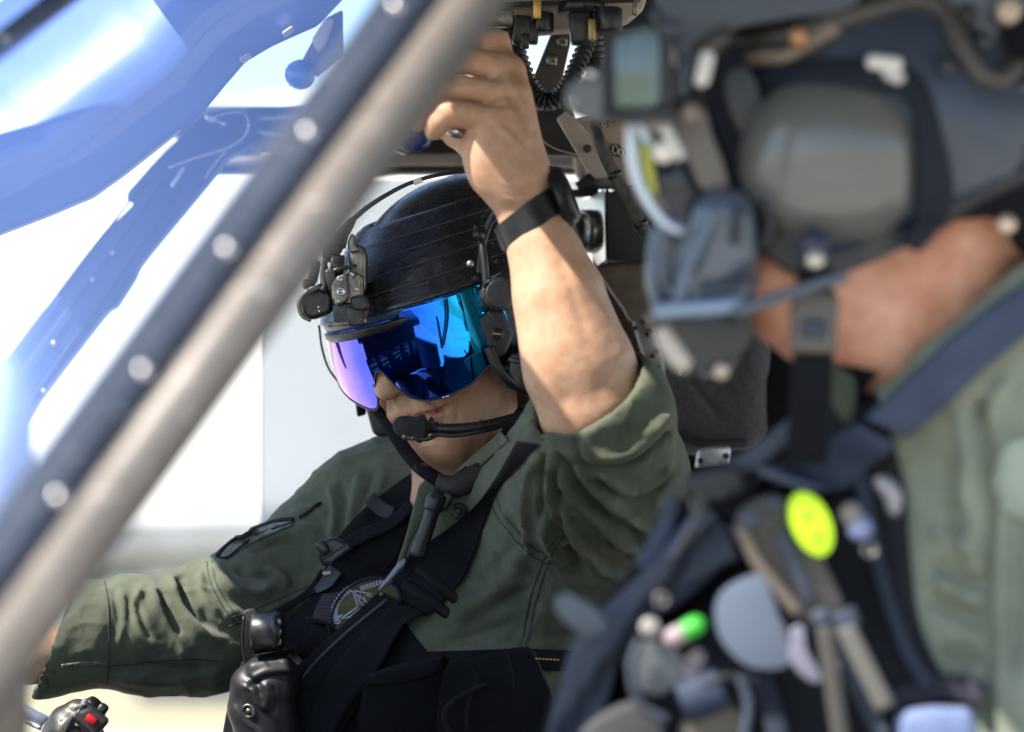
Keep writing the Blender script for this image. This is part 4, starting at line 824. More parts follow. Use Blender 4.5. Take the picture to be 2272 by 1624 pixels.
mesh_obj('battery_housing', prism([(716, 540), (740, 508), (762, 520), (762, 545), (748, 570), (730, 585), (712, 572)], D0-.002, .03, .008, 4), M['helmet_matte'], mt)

# ================================================================== wristwatch
wt = thing('wristwatch', 'black resin wristwatch on the raised wrist with its dial turned away', 'watch', P(1195, 470, 2.985))
wa = nrm(P(1192, 520, 2.99)-P(1160, 440, 2.99)); wc = P(1178, 484, 2.99); w1 = nrm(np.cross(wa, [0, 1, 0])); w1 = w1 if w1[0] > 0 else -w1; w2 = np.cross(wa, w1)
def band(r, hw, th, a0, a1, n=48, off=0):
    V = []; A = np.linspace(a0, a1, n)
    for a in A:
        e = math.cos(a)*w1+math.sin(a)*w2
        for (u, q) in ((-hw, 0), (-hw*.9, th), (hw*.9, th), (hw, 0)): V.append(wc+e*(r+q)+wa*(u+off)+wa*.009*math.cos(a)*-1)
    F = [[i*4+j, i*4+(j+1) % 4, (i+1)*4+(j+1) % 4, (i+1)*4+j] for i in range(n-1) for j in range(4)]; F += [[0, 1, 2, 3], [(n-1)*4+3, (n-1)*4+2, (n-1)*4+1, (n-1)*4]]
    return np.array(V), F
st_ = mesh_obj('strap', band(.0325, .0155, .0050, 0, 2*math.pi, 64), M['rubber'], wt, autosmooth=40)
wlm = mat('watch_link_resin', (.045, .045, .048), .28, bump=.2, bscale=300)
for a in np.linspace(3.3, 6.0, 8): mesh_obj('strap_link', band(.0376, .0130, .0030, a-.12, a+.12, 5), wlm, st_, autosmooth=40)
e = nrm(w1*.93-np.array([0, .1, 0])); cR = np.array([nrm(np.cross(wa, e)), wa, e]); cc_ = wc+e*.0405-wa*.009
mesh_obj('case', join(lathe(cc_-e*.008, e, [(0, .028), (.003, .032), (.012, .032), (.017, .028), (.0175, .023), (.014, .0225), (.014, .0004)], 24), rbox(cc_+wa*.027-e*.004, (.013, .007, .005), cR, .002), rbox(cc_-wa*.027-e*.004, (.013, .007, .005), cR, .002)), M['plastic'], wt, autosmooth=40)
for s_, q in ((1, .6), (1, -.6), (-1, .6), (-1, -.6)): mesh_obj('pusher', lathe(cc_+cR[0]*.0235*s_*.85+wa*.013*q, nrm(cR[0]*s_*.85+wa*.5*q), [(0, .0022), (.003, .0022), (.0035, .001)], 10), M['gun'], wt)
mesh_obj('buckle', band(.0362, .0122, .0012, 3.05, 3.35, 8), M['steel'], wt, autosmooth=40)
# ================================================================== survival vest on the far crew member
vest = thing('survival_vest', 'black survival vest with pouches and a round olive crest patch, worn over the flight suit', 'vest', P(760, 1700, 3.25))
FB = M['fabric_black']
vp = mesh_obj('vest_panel', SUIT.sheet([(735, 1210), (706, 1300), (640, 1372), (572, 1440), (536, 1500), (512, 1590), (498, 1680)], [(884, 1238), (890, 1300), (900, 1380), (950, 1450), (970, 1480), (960, 1580), (950, 1680)], .005, .002, k=30, flat=.2), FB, vest)
VP = SUIT.sheet([(735, 1210), (706, 1300), (640, 1372), (572, 1440), (536, 1500), (512, 1590), (498, 1680)], [(884, 1238), (890, 1300), (900, 1380), (950, 1450), (970, 1480), (960, 1580), (950, 1680)], .005, .002, k=30, flat=.2)
strapL = SUIT.sheet([(925, 1040), (866, 1082), (808, 1128), (762, 1176), (736, 1216)], [(946, 1098), (918, 1130), (900, 1180), (882, 1238), (850, 1275)], .006, .003, k=20)
mesh_obj('shoulder_strap', strapL, FB, vest)
SV = Drape(strapL, VP, (np.array([P(0, 0, 9), P(1, 0, 9), P(0, 1, 9)]), [[0, 1, 2]]))
mesh_obj('strap_tape', SV.strip([(912, 1120), (866, 1160), (800, 1190), (742, 1222), (712, 1240)], [24, 28, 30, 26, 18], .003, .006), M['webbing'], vest)
mesh_obj('elastic_loop', SV.strip([(818, 1104), (846, 1128), (872, 1140)], [30, 34, 30], .002, .004), mat('elastic', (.03, .032, .042), .7, bump=.6, bscale=500), vest)
bk = mesh_obj('buckle', join(prism([(704, 1232), (716, 1200), (742, 1192), (770, 1204), (776, 1222), (742, 1252), (716, 1258)], 3.215, .016, .004, 3), rbox(P(752, 1230, 3.208), (.016, .004, .0042), rot_img(38), .002), rbox(P(716, 1216, 3.21), (.006, .006, .008), rot_img(30), .003)), M['plastic'], vest)
mesh_obj('buckle_slot', rbox(P(752, 1232, 3.203), (.011, .002, .0012), rot_img(38), .0008), M['rubber'], bk)
mesh_obj('buckle_tab', rbox(P(727, 1272, 3.212), (.006, .004, .0035), rot_img(20), .002), M['gun'], bk)
mesh_obj('webbing_tail', SV.strip([(720, 1268), (690, 1310), (650, 1338), (612, 1362)], [20, 18, 16, 16], .002, .003), M['webbing'], vest)
mesh_obj('webbing_tail', SV.strip([(745, 1262), (726, 1290), (700, 1312)], [34, 30, 12], .002, .005), M['webbing_grey'], vest)
pk = SV.sheet([(716, 1318), (700, 1350), (690, 1380)], [(768, 1312), (758, 1350), (748, 1392)], .009, .004, k=16, n=60); v, f = pk; half = len(v)//2
ridge = np.zeros(len(v)); ridge[:half] = np.repeat(.0009*np.sin(np.arange(60)*.95), 16); v = v.copy(); v[:, 1] -= ridge
mesh_obj('ribbed_pocket', (v, f), mat('ribbed_elastic', (.035, .034, .042), .8, bump=.4, bscale=400), vest)
mesh_obj('lower_pocket', SV.sheet([(690, 1384), (672, 1420), (660, 1452)], [(752, 1396), (738, 1430), (716, 1462)], .012, .004, k=14), FB, vest)
mesh_obj('pocket_binding', SV.cord([(692, 1386), (712, 1390), (732, 1396), (742, 1420), (738, 1440)], .0022, .016), M['webbing'], vest)
# crest patch
ang = np.linspace(0, 2*math.pi, 40, endpoint=False); ec = np.array([812, 1356]); ea = math.radians(-42)
CD = float(np.nanmin([SV.hit(812+dx, 1356+dy)[0][1] for dx in (-40, 0, 40) for dy in (-30, 0, 30)]))-.004
def crest(u, w): return ec+np.array([math.cos(ea)*u-math.sin(ea)*w, math.sin(ea)*u+math.cos(ea)*w])
cp = mesh_obj('crest_patch', prism([crest(84*math.cos(a), 62*math.sin(a)) for a in ang], CD, .010, .0015, 2, (-.00006, .00003)), mat('olive_patch', (.105, .10, .045), .9, bump=.5, bscale=500, var=.15, vscale=80), vest)
def cz(x, y, o=0): c = np.mean([crest(84*math.cos(a), 62*math.sin(a)) for a in ang], 0); return P(x, y, CD-.0006-o+(x-c[0])*-.00006+(y-c[1])*.00003)
mesh_obj('patch_border', tube([cz(*crest(86*math.cos(a), 64*math.sin(a))) for a in np.append(ang, ang[0])], .0028, 8, flat=.7), mat('navy_thread', (.02, .022, .04), .85, bump=.5, bscale=700), cp)
thr = mat('silver_thread', (.50, .52, .66), .6, bump=.4, bscale=900)
Wv = []
wr_ = catmull([(752, 1383), (742, 1362), (746, 1340), (762, 1318), (778, 1306)], 15)
for i, q in enumerate(wr_[:-1]):
    t_ = nrm(wr_[i+1]-q); p_ = np.array([-t_[1], t_[0]])
    for sg in (-1, 1): Wv.append(tube([cz(*q), cz(*(q+t_*5+p_*sg*8))], [.0010, .0012, .0006], 6, 5))
Wv.append(tube([cz(*q) for q in wr_], .0006, 6))
wr_ = catmull([(800, 1306), (822, 1299), (846, 1292), (870, 1290)], 11)
for i, q in enumerate(wr_[:-1]):
    t_ = nrm(wr_[i+1]-q); p_ = np.array([-t_[1], t_[0]])
    for sg in (-1, 1): Wv.append(tube([cz(*q), cz(*(q+t_*6+p_*sg*6))], [.0010, .0012, .0006], 6, 5))
mesh_obj('wreath', join(*Wv), thr, cp)
mesh_obj('crest_emblem', join(*[tube([cz(*a), cz(*b)], r, 6, 4) for a, b, r in (((783, 1311), (795, 1348), .0009), ((788, 1311), (799, 1344), .0006), ((795, 1346), (758, 1372), .0010), ((799, 1350), (770, 1372), .0006), ((756, 1372), (786, 1368), .0008), ((786, 1310), (822, 1318), .0009), ((790, 1318), (818, 1338), .0007), ((800, 1318), (796, 1336), .0007), ((806, 1322), (812, 1334), .0006), ((812, 1320), (826, 1324), .0007), ((818, 1316), (828, 1318), .0006), ((798, 1332), (804, 1342), .0006), ((752, 1370), (760, 1364), .0011))], lathe(cz(752, 1369), (0, -1, 0), [(-.001, .0016), (.0008, .0014), (.0012, .0004)], 10)), thr, cp)
def letters(txt, p0, axis_u, size, m, parent, name='lettering', th=.0006):
    """raised lettering from the built-in font, turned into mesh."""
    c = bpy.data.curves.new('t', 'FONT'); c.body = txt; c.size = 1; c.extrude = .04; o = bpy.data.objects.new('t', c); COL.objects.link(o)
    me = bpy.data.meshes.new_from_object(o.evaluated_get(bpy.context.evaluated_depsgraph_get())); v = np.array([q.co[:] for q in me.vertices]); f = [list(p.vertices) for p in me.polygons]
    bpy.data.objects.remove(o); bpy.data.curves.remove(c); bpy.data.meshes.remove(me)
    u = nrm(axis_u); w = nrm(np.cross([0, 1., 0], u)); w = -w if w[2] < 0 else w
    return mesh_obj(name, (np.asarray(p0)+size*(v[:, :1]*u+v[:, 1:2]*w)+np.array([0, -1., 0])*(v[:, 2:]*th*10), f), m, parent, smooth=False)
letters('CU', cz(808, 1346), P(822, 1334, 3.2)-P(808, 1346, 3.2), .0072, thr, cp)
# tube with mouthpiece crossing the chest
ot = mesh_obj('inflation_tube', join(tube([P(924, 1236, 3.19), P(948, 1168, 3.19), P(964, 1120, 3.195)], [.0095, .0085, .0085], 14, 16), tube([P(960, 1132, 3.193), P(966, 1112, 3.193), P(976, 1096, 3.195)], [.0105, .0112, .009], 14, 10), rbox(P(990, 1112, 3.2), (.006, .006, .011), rot_img(-30), .003)), M['rubber'], vest)
# torch bracket, tray and breathing-hose cover on the far side of the vest
tb = mesh_obj('torch_clip', join(prism([(538, 1362), (545, 1353), (566, 1349), (574, 1356), (570, 1400), (566, 1452), (553, 1492), (546, 1490), (540, 1440)], 3.20, .012, .003, 3), tube([P(x, y, 3.197) for x, y in ((541, 1368), (538, 1420), (543, 1465), (550, 1492))], .0016, 8, 20)), M['rubber'], vest)
mesh_obj('torch', join(lathe(P(568, 1402, 3.20), nrm([1, -.1, .02]), [(-.004, .020), (0, .0215), (.020, .0215), (.0205, .0225), (.030, .0222), (.031, .018)], 32)), M['plastic'], vest)
for i in range(3): mesh_obj('torch_stud', rbox(P(620, 1380+i*22, 3.18), (.0022, .002, .0035), None, .001), M['gun'], tb)
mesh_obj('flap', prism([(562, 1453), (600, 1448), (660, 1438), (650, 1450), (612, 1464), (575, 1466)], [3.165, 3.165, 3.175, 3.185, 3.185, 3.175], .003, .001, 2), M['plastic'], vest)
S = SDF([P(480, 0, 3.2)[0], 3.06, P(0, 1660, 3.2)[2]], [P(760, 0, 3.2)[0], 3.30, P(0, 1440, 3.2)[2]], .002)
S.path([P(632, 1500, 3.21), P(600, 1495, 3.19), P(560, 1522, 3.19), P(546, 1572, 3.19), P(575, 1640, 3.2)], [.019, .024, .024, .020, .02], .01)
S.cap(P(600, 1540, 3.19), P(600, 1620, 3.2), .028, .035, .02); S.box(P(600, 1480, 3.185), (.024, .020, .010), rot_img(6), .008, .006)
V, Q = S.mesh(2)
V = sculpt(V, Q, [(q_[0], q_[1], q_[2]*.55)+tuple(q_[3:]) for q_ in [([(552, 1510), (590, 1490), (640, 1486), (680, 1482)], 7, .004, 1), ([(556, 1522), (596, 1504), (650, 1500)], 6, -.004, 1), ([(532, 1522), (560, 1530), (575, 1560), (598, 1580)], 6, .005), ([(545, 1500), (572, 1520), (576, 1548)], 6, -.0045), ([(528, 1530), (545, 1580), (580, 1620)], 5, -.003), ([(588, 1512), (596, 1540), (590, 1570)], 8, .004), ([(602, 1520), (612, 1560), (604, 1590)], 7, -.004),
    ([(516, 1560), (535, 1595), (566, 1620)], 5, .003)] + [([(590+4*i, 1466+5*i), (625+3*i, 1468+5*i)], 2.5, -.0020, 1) for i in range(3)]])
hc = mesh_obj('hose_cover', (V, Q), mat('glossy_black_rubber', (.012, .012, .015), .50, bump=.06, bscale=60, roughvar=.08), vest)
hd = Drape((V, Q.tolist())); hp, hn = hd.hit(551, 1578)
mesh_obj('cover_bolt', join(lathe(hp, hn, [(-.002, .0085), (.001, .0085), (.0012, .006), (-.0002, .0055), (-.0002, .003), (.002, .0028), (.0022, .0003)], 24)), M['gun'], hc)
mesh_obj('edge_strap', SV.strip([(544, 1470), (524, 1550), (506, 1660)], [16, 30, 36], .003, .006), M['webbing'], vest)
mesh_obj('cord', SV.cord([(518, 1596), (530, 1612), (536, 1640)], .0012, .012), M['steel'], vest)
# belt pouches
p1 = mesh_obj('pouch', prism(smooth_poly([(804, 1527), (812, 1506), (900, 1478), (968, 1464), (984, 1478), (990, 1560), (996, 1680), (808, 1680)], 60), 3.14, .05, .010, 4, (.00003, .00006)), FB, vest)
mesh_obj('pouch_flap', prism([(806, 1524), (830, 1494), (972, 1462), (986, 1482), (960, 1500), (880, 1520)], 3.132, .012, .004, 3), FB, p1)
p2 = mesh_obj('pouch', prism(smooth_poly([(986, 1490), (1060, 1464), (1150, 1446), (1184, 1452), (1204, 1498), (1226, 1556), (1240, 1680), (992, 1680)], 60), 3.13, .05, .012, 4, (.00002, .00006)), FB, vest)
mesh_obj('pouch_cord', tube([P(x, y, 3.112) for x, y in ((1060, 1660), (1010, 1640), (985, 1592), (1000, 1560), (1050, 1530), (1078, 1518))], .003, 8, 40), M['webbing'], p2)
mesh_obj('pouch_cord', tube([P(x, y, 3.112) for x, y in ((1046, 1540), (1036, 1570), (1034, 1620))], .002, 8, 20), M['webbing'], p2)
mesh_obj('pouch_seam', tube([P(x, y, 3.118) for x, y in ((1044, 1470), (1056, 1500), (1062, 1530))], .0012, 6, 14), M['webbing'], p2); mesh_obj('pouch_seam', tube([P(x, y, 3.118) for x, y in ((1128, 1456), (1136, 1490), (1140, 1526))], .0012, 6, 14), M['webbing'], p2)
mesh_obj('belt', SUIT.strip([(900, 1470), (1040, 1466), (1150, 1462), (1250, 1466), (1300, 1470)], 46, .006, .004), FB, vest)
for i in range(7): mesh_obj('bar_tack', rbox(P(1190+i*8, 1461+.5*i, 3.115), (.0013, .0006, .0007), rot_img(-10), .0003), mat('yellow_thread', (.60, .42, .08), .7) if i == 0 else bpy.data.materials['yellow_thread'], vest)

# ================================================================== seat harness over the vest
har = thing('seat_harness', 'wide black seat harness webbing crossing the chest with a silver adjuster', 'harness', P(900, 1600, 3.2))
ALL = Drape(VP, strapL, SUITM)
hs = ALL.sheet([(1146, 978), (1104, 1052), (1056, 1120), (996, 1171), (940, 1209), (896, 1242), (846, 1306)], [(1196, 985), (1146, 1038), (1106, 1086), (1078, 1150), (1042, 1253), (1004, 1312), (946, 1368)], .004, .004, k=20, flat=.55, smooth=20)
mesh_obj('webbing', hs, M['webbing'], har)
wa_ = ALL.sheet([(842, 1312), (762, 1384), (690, 1450), (626, 1518), (588, 1624), (572, 1690)], [(944, 1360), (898, 1384), (838, 1490), (770, 1576), (746, 1624), (724, 1690)], .003, .012, k=18, flat=.7, smooth=30)
mesh_obj('webbing', wa_, M['webbing'], har)
W2 = Drape(wa_, hs)
mesh_obj('webbing', W2.sheet([(884, 1330), (776, 1436), (706, 1526), (654, 1690)], [(942, 1362), (896, 1386), (836, 1492), (722, 1690)], .003, .001, k=14, flat=.3), M['webbing'], har)
mesh_obj('webbing', W2.strip([(858, 1330), (768, 1404), (690, 1480), (640, 1560), (610, 1690)], [6, 6, 6, 6, 6], .0012, .001), M['webbing_grey'], har)
mesh_obj('webbing_roll', join(tube([P(900, 1296, 3.13), P(950, 1330, 3.12), P(990, 1360, 3.13)], [.011, .012, .010], 16, 14, flat=.6), tube([P(930, 1262, 3.13), P(978, 1300, 3.12), P(1008, 1328, 3.13)], [.010, .011, .009], 16, 14, flat=.6)), M['webbing'], har)
ad = mesh_obj('adjuster', prism([(838, 1312), (842, 1302), (884, 1248), (896, 1238), (902, 1240), (898, 1256), (862, 1300), (846, 1311)], 3.125, .006, .0012, 2), mat('anodised_adjuster', (.13, .14, .18), .4, metal=.8, bump=.1, bscale=200), har)
mesh_obj('adjuster_slot', prism([(866, 1286), (884, 1262), (890, 1262), (872, 1286)], 3.1235, .003, .0004, 1), M['rubber'], ad)
mesh_obj('adjuster_pin', lathe(P(846, 1318, 3.12), (0, -1, 0), [(0, .0022), (.002, .002), (.003, .0004)], 10), M['gun'], ad)
# ================================================================== seat behind the raised arm
seat = thing('crew_seat', 'armoured crew seat with dark fleece cushion, perforated plate and silver bracket', 'seat', P(1600, 1700, 3.75))
mesh_obj('side_plate', prism([(1404, 714), (1442, 688), (1458, 740), (1474, 800), (1478, 880), (1458, 868), (1430, 800)], 3.55, .02, .003, 2), mat('pale_seat_plate', (.40, .375, .37), .55, bump=.1, bscale=80, var=.15, vscale=20), seat)
for (x, y) in ((1428, 715), (1444, 732), (1436, 742), (1461, 778), (1459, 815), (1408, 728), (1447, 790)): mesh_obj('hole_plug', rbox(P(x, y, 3.548), (.0030, .002, .0028), rot_img(10), .001), M['black_paint'], seat)
S = SDF([P(1440, 0, 3.6)[0], 3.48, P(0, 1020, 3.6)[2]], [P(1760, 0, 3.6)[0], 3.86, P(0, 640, 3.6)[2]], .0035)
S.box(P(1585, 850, 3.66), (.064, .07, .076), rot_img(-6), .03, .01); S.cap(P(1500, 760, 3.62), P(1530, 950, 3.62), .030, .030, .02); S.cap(P(1530, 950, 3.62), P(1650, 950, 3.63), .028, .026, .02)
V, Q = S.mesh(2); V = V+vnormals(V, Q)*(.0022*vnoise(V, 30, 2)+.0012*vnoise(V, 160, 3))[:, None]
V = sculpt(V, Q, [([(1520, 830), (1560, 880), (1600, 930)], 8, -.004), ([(1500, 770), (1530, 850)], 10, .003)])
mesh_obj('cushion', (V, Q), mat('charcoal_fleece', (.040, .036, .042), 1.0, bump=1.0, bscale=380, var=.55, vscale=260, col2=(.085, .078, .085), sheen=.3), seat)
mesh_obj('silver_tab', prism([(1484, 760), (1500, 762), (1524, 806), (1511, 834), (1496, 806)], 3.50, .01, .001, 2), mat('scratched_silver', (.62, .60, .60), .3, metal=.6, bump=.8, bscale=300), seat)
mesh_obj('tab_edge', tube([P(x, y, 3.497) for x, y in ((1484, 766), (1497, 810), (1511, 838), (1527, 808))], .0014, 6, 16), M['black_paint'], seat)
mesh_obj('bracket', prism([(1550, 1000), (1564, 992), (1618, 988), (1622, 1000), (1620, 1034), (1545, 1040)], 3.52, .03, .003, 2), mat('brushed_bracket', (.48, .50, .55), .35, metal=.7, bump=.4, bscale=150, var=.3, vscale=90), seat)
for (x, y) in ((1554, 1022), (1612, 1012)): mesh_obj('bolt', lathe(P(x, y, 3.518), (0, -1, 0), [(0, .0042), (.003, .004), (.004, .0004)], 6), M['black_paint'], seat)
mesh_obj('backrest', join(prism([(1470, 950), (1700, 930), (1760, 1100), (1760, 1700), (1250, 1700), (1250, 1250), (1490, 1200)], 3.74, .06, .01, 2), prism([(1660, 660), (1820, 640), (1830, 1060), (1680, 1060)], 3.62, .04, .008, 2)), M['fabric_black'], seat, autosmooth=40)
mesh_obj('seat_edge', prism([(1480, 952), (1560, 978), (1660, 974), (1664, 992), (1560, 996), (1486, 972)], 3.56, .03, .003, 2), M['black_paint'], seat)

# ================================================================== cyclic stick
stk = thing('cyclic_stick', 'black cyclic stick grip with a red button at the lower left', 'control stick', P(150, 1800, 3.25))
S = SDF([P(40, 0, 3.2)[0], 3.12, P(0, 1860, 3.2)[2]], [P(270, 0, 3.2)[0], 3.32, P(0, 1530, 3.2)[2]], .0016)
S.path([P(170, 1577, 3.22), P(158, 1625, 3.22), P(150, 1700, 3.225), P(150, 1840, 3.235)], [.0135, .026, .034, .026], .02)
S.cap(P(140, 1595, 3.225), P(100, 1680, 3.23), .014, .018, .012); S.cap(P(196, 1580, 3.215), P(206, 1660, 3.215), .012, .017, .01)
S.box(P(192, 1606, 3.19), (.018, .008, .020), rot_img(-40), .004, .006)
V, Q = S.mesh(2)
V = sculpt(V, Q, [([(168, 1584), (156, 1600), (146, 1624), (130, 1660)], 3.0, .0016, 1), ([(168, 1592), (186, 1608), (206, 1624), (214, 1650)], 3.4, .0022, 1), ([(172, 1578), (188, 1572), (196, 1566)], 6, -.0020), ([(165, 1610), (185, 1640)], 10, -.003)])
mesh_obj('grip', (V, Q), mat('matt_black_grip', (.028, .029, .030), .42, bump=.12, bscale=200, var=.3, vscale=60, roughvar=.1), stk)
GD = Drape((V, Q.tolist())); bp_, bn_ = GD.hit(200, 1596); mesh_obj('red_button', rbox(P(203, 1596, bp_[1]-.001), (.0062, .006, .0042), rot_img(-36), .0008), mat('red_button', (.55, .010, .018), .35), stk)
rg = mesh_obj('collar_ring', lathe(P(198, 1582, 3.212), nrm([.74, -.2, .48]), [(0, .0155), (.001, .0166), (.0055, .0166), (.0065, .0155), (.007, .004)], 28), mat('grey_ring', (.20, .21, .25), .4), stk)
mesh_obj('hat_switch', join(lathe(P(205, 1576, 3.211), nrm([.74, -.2, .48]), [(0, .013), (.004, .0145), (.008, .0140), (.0105, .010), (.011, .001)], 20), rbox(P(224, 1578, 3.205), (.006, .006, .0095), rot_img(-35), .004), rbox(P(228, 1600, 3.208), (.0035, .005, .0045), rot_img(-35), .002)), M['rubber'], stk)
ivory = mat('ivory_print', (.55, .53, .46), .6)
letters('SVB', P(124, 1594, GD.hit(132, 1600)[0][1]-.0012), nrm([.8, 0, -.55]), .0062, ivory, stk); letters('C', P(139, 1588, GD.hit(142, 1588)[0][1]-.0012), nrm([.8, 0, -.5]), .005, ivory, stk)
letters('K', P(168, 1612, GD.hit(172, 1610)[0][1]-.0012), nrm([.9, 0, .35]), .0055, ivory, stk); letters('L', P(161, 1572, GD.hit(163, 1574)[0][1]-.0012), nrm([.9, 0, -.4]), .005, ivory, stk)
mesh_obj('lever_arm', prism([(12, 1577), (36, 1556), (108, 1592), (90, 1616), (40, 1596)], 3.27, .012, .002, 2), mat('pale_blue_metal', (.40, .46, .62), .3, metal=.5), stk)
mesh_obj('lever_edge_highlight', tube([P(12, 1580, 3.268), P(50, 1598, 3.268), P(92, 1617, 3.268)], .0026, 8, 10), mat('white_highlight', (.80, .80, .80), .35), stk)  # white tube paints the highlight along the blade's edge
# ================================================================== engine levers with blue ball grips
lv = thing('engine_lever', 'blue ball lever under the hand, half behind the pale pillar edge', 'lever', P(905, 322, 3.06), 'engine levers on the overhead console')
mesh_obj('ball_grip', lathe(P(916, 292, 3.06), nrm([-.25, -.1, -1]), [(-.020, .016), (-.012, .0215), (.0, .0235), (.010, .0215), (.018, .014), (.0215, .006), (.022, .0003)], 32), M['plastic_blue'], lv)
mesh_obj('shaft', tube([P(920, 290, 3.07), P(965, 160, 3.14), P(1050, 20, 3.20)], .007, 12, 12), M['gun'], lv)
mesh_obj('ferrule', tube([P(884, 324, 3.05), P(872, 333, 3.045), P(900, 344, 3.045)], .0032, 10, 12), M['steel'], lv)
mesh_obj('tip', lathe(P(1012, 290, 3.0), nrm([1, .1, -.3]), [(-.012, .002), (-.008, .0065), (0, .0078), (.008, .0065), (.012, .002)], 14), M['steel'], lv)
lv2 = thing('engine_lever', 'blue ball lever seen through the windscreen left of the pillar', 'lever', P(668, 165, 3.02), 'engine levers on the overhead console')
mesh_obj('ball_grip', lathe(P(665, 166, 3.02), nrm([-.35, -.1, -1]), [(-.0155, .006), (-.012, .0108), (-.006, .0150), (0, .0162), (.006, .0150), (.011, .0115), (.0145, .0062), (.0158, .0003)], 28), mat('pale_blue_knob', (.02, .12, .42), .25), lv2)
mesh_obj('shaft', prism([(668, 135), (720, 40), (760, 20), (760, 120), (700, 170), (690, 160)], 3.03, .015, .003, 2), M['slate'], lv2)
mesh_obj('grip_plate', prism([(690, 88), (722, 38), (742, 42), (722, 100), (706, 118)], 3.015, .008, .003, 2), M['beige'], lv2)
# ================================================================== cockpit interior mirrored in the visor (below and left of the frame)
ctr = mesh_obj('instrument_panel', join(rbox((-.98, 2.72, -.42), (.05, .55, .30), None, .02), rbox((-.93, 2.72, -.115), (.15, .60, .025), None, .02)), M['black_paint'], heli, autosmooth=40)
scr_b = mat('dark_screen', (.01, .03, .09), .12); scg = bpy.data.materials.new('lit_display'); scg.use_nodes = True; bb = scg.node_tree.nodes['Principled BSDF']; bb.inputs['Base Color'].default_value = (.01, .05, .02, 1); bb.inputs['Emission Color'].default_value = (.12, .75, .25, 1); bb.inputs['Emission Strength'].default_value = .5
for i, y in enumerate((2.28, 2.52, 2.76, 3.00, 3.20)):
    s_ = mesh_obj('display', rbox((-.925, y, -.36), (.006, .095, .10), None, .006), scr_b, ctr); mesh_obj('display_text', join(*[rbox((-.9175, y-.05+.03*(k % 4), -.31-.035*(k//4)), (.001, .010, .004), None, 0) for k in range(9)]), scg, s_, smooth=False)
mesh_obj('centre_console', join(rbox((-.46, 2.86, -.70), (.46, .13, .14), None, .02), *[rbox((-.82+.13*k, 2.86, -.555), (.055, .11, .008), None, .004) for k in range(6)]), M['black_paint'], heli, autosmooth=40)
for a_, b_ in (((-1.02, 3.85, -.12), (-.80, 3.60, .54)), ((-1.04, 2.35, -.1), (-.84, 2.4, .54))):
    mesh_obj('windscreen_post', tube([np.array(a_), np.array(b_)], .022, 10, 6), M['black_paint'], heli)
mesh_obj('floor', rbox((.3, 2.95, -1.05), (1.5, 1.05, .03), None, .005), M['brown'], heli, smooth=False)
mesh_obj('door_sill', rbox((.3, 1.93, -.98), (1.3, .05, .10), None, .02), M['black_paint'], heli, smooth=False)
mesh_obj('lower_door', rbox((.62, 2.10, -.82), (1.02, .03, .44), None, .02), M['slate'], heli, smooth=False)
mesh_obj('nose_skin', rbox((-1.35, 1.95, -.62), (.80, .04, .30), None, .02), M['slate'], heli, smooth=False)
# ================================================================== near crew member, out of focus on the right
D1 = 2.40
near = thing('person', 'out of focus crew member seen from the side in grey helmet and face guard', 'person', P(2000, 1750, 2.5))
N1 = head_axes(80, 6, 4); NC = P(1900, 330, 2.45)
def G(a, b, c): return NC+np.array([a, b, c])@N1          # forward, towards the camera (b>0 is his left side), up
b_sign = -1 if N1[1][1] > 0 else 1
def GV(a, b, c): return G(a, b*b_sign, c)
S = SDF([P(1180, 0, 2.4)[0], 2.20, P(0, 1760, 2.4)[2]], [P(2560, 0, 2.4)[0], 2.85, P(0, 60, 2.4)[2]], .0045)
S.ell(GV(.0, 0, .02), (.10, .078, .11), N1, 0); S.ell(GV(.055, 0, -.05), (.06, .055, .07), N1, .03); S.cap(GV(.10, 0, .0), GV(.125, 0, -.03), .010, .012, .012)
S.ell(GV(.085, 0, -.10), (.022, .024, .018), N1, .02)
S.path([P(2130, 470, 2.47), P(2010, 640, 2.47), P(1980, 860, 2.52)], [.072, .072, .085], .02); S.cap(P(1800, 600, 2.44), P(1930, 730, 2.44), .045, .040, .03); S.cap(P(1690, 620, 2.42), P(1800, 720, 2.43), .040, .036, .03)
S.path([P(2080, 900, 2.52), P(2100, 1300, 2.52), P(2000, 1800, 2.52)], [.09, .12, .12], .04)
S.path([P(2250, 980, 2.44), P(2340, 1400, 2.42), P(2300, 1750, 2.38)], [.055, .048, .04], .03)
V, Q = S.mesh(2)
nbody = mesh_obj('body', (V, Q), M['skin_neck'], near)
S = SDF([P(1150, 0, 2.4)[0], 2.14, P(0, 1800, 2.4)[2]], [P(2620, 0, 2.4)[0], 2.85, P(0, 520, 2.4)[2]], .005)
S.path([P(2240, 760, 2.53), P(2120, 980, 2.53), P(2090, 1400, 2.54), P(1990, 1850, 2.52)], [.07, .135, .17, .18], .05)
S.path([P(1990, 1080, 2.56), P(1800, 1400, 2.56), P(1640, 1800, 2.52)], [.085, .130, .17], .05)
S.path([P(2330, 690, 2.43), P(2120, 850, 2.425), P(2010, 960, 2.44)], [.050, .052, .045], .03)
S.path([P(2140, 830, 2.50), P(2300, 1010, 2.44), P(2360, 1400, 2.40), P(2330, 1850, 2.36)], [.075, .094, .090, .085], .03)
S.cap(P(2100, 640, 2.55), P(2260, 620, 2.56), .05, .05, .05)
S.path([P(2130, 430, 2.46), P(2010, 620, 2.46), P(1940, 720, 2.46)], [.080, .076, .06], .008, 'sub'); S.cap(P(1840, 600, 2.42), P(1900, 760, 2.40), .056, .044, .008, 'sub')
V, Q = S.mesh(2)
V = V+vnormals(V, Q)*(.003*vnoise(V, 13, 9)+.002*vnoise(V, 30, 4))[:, None]
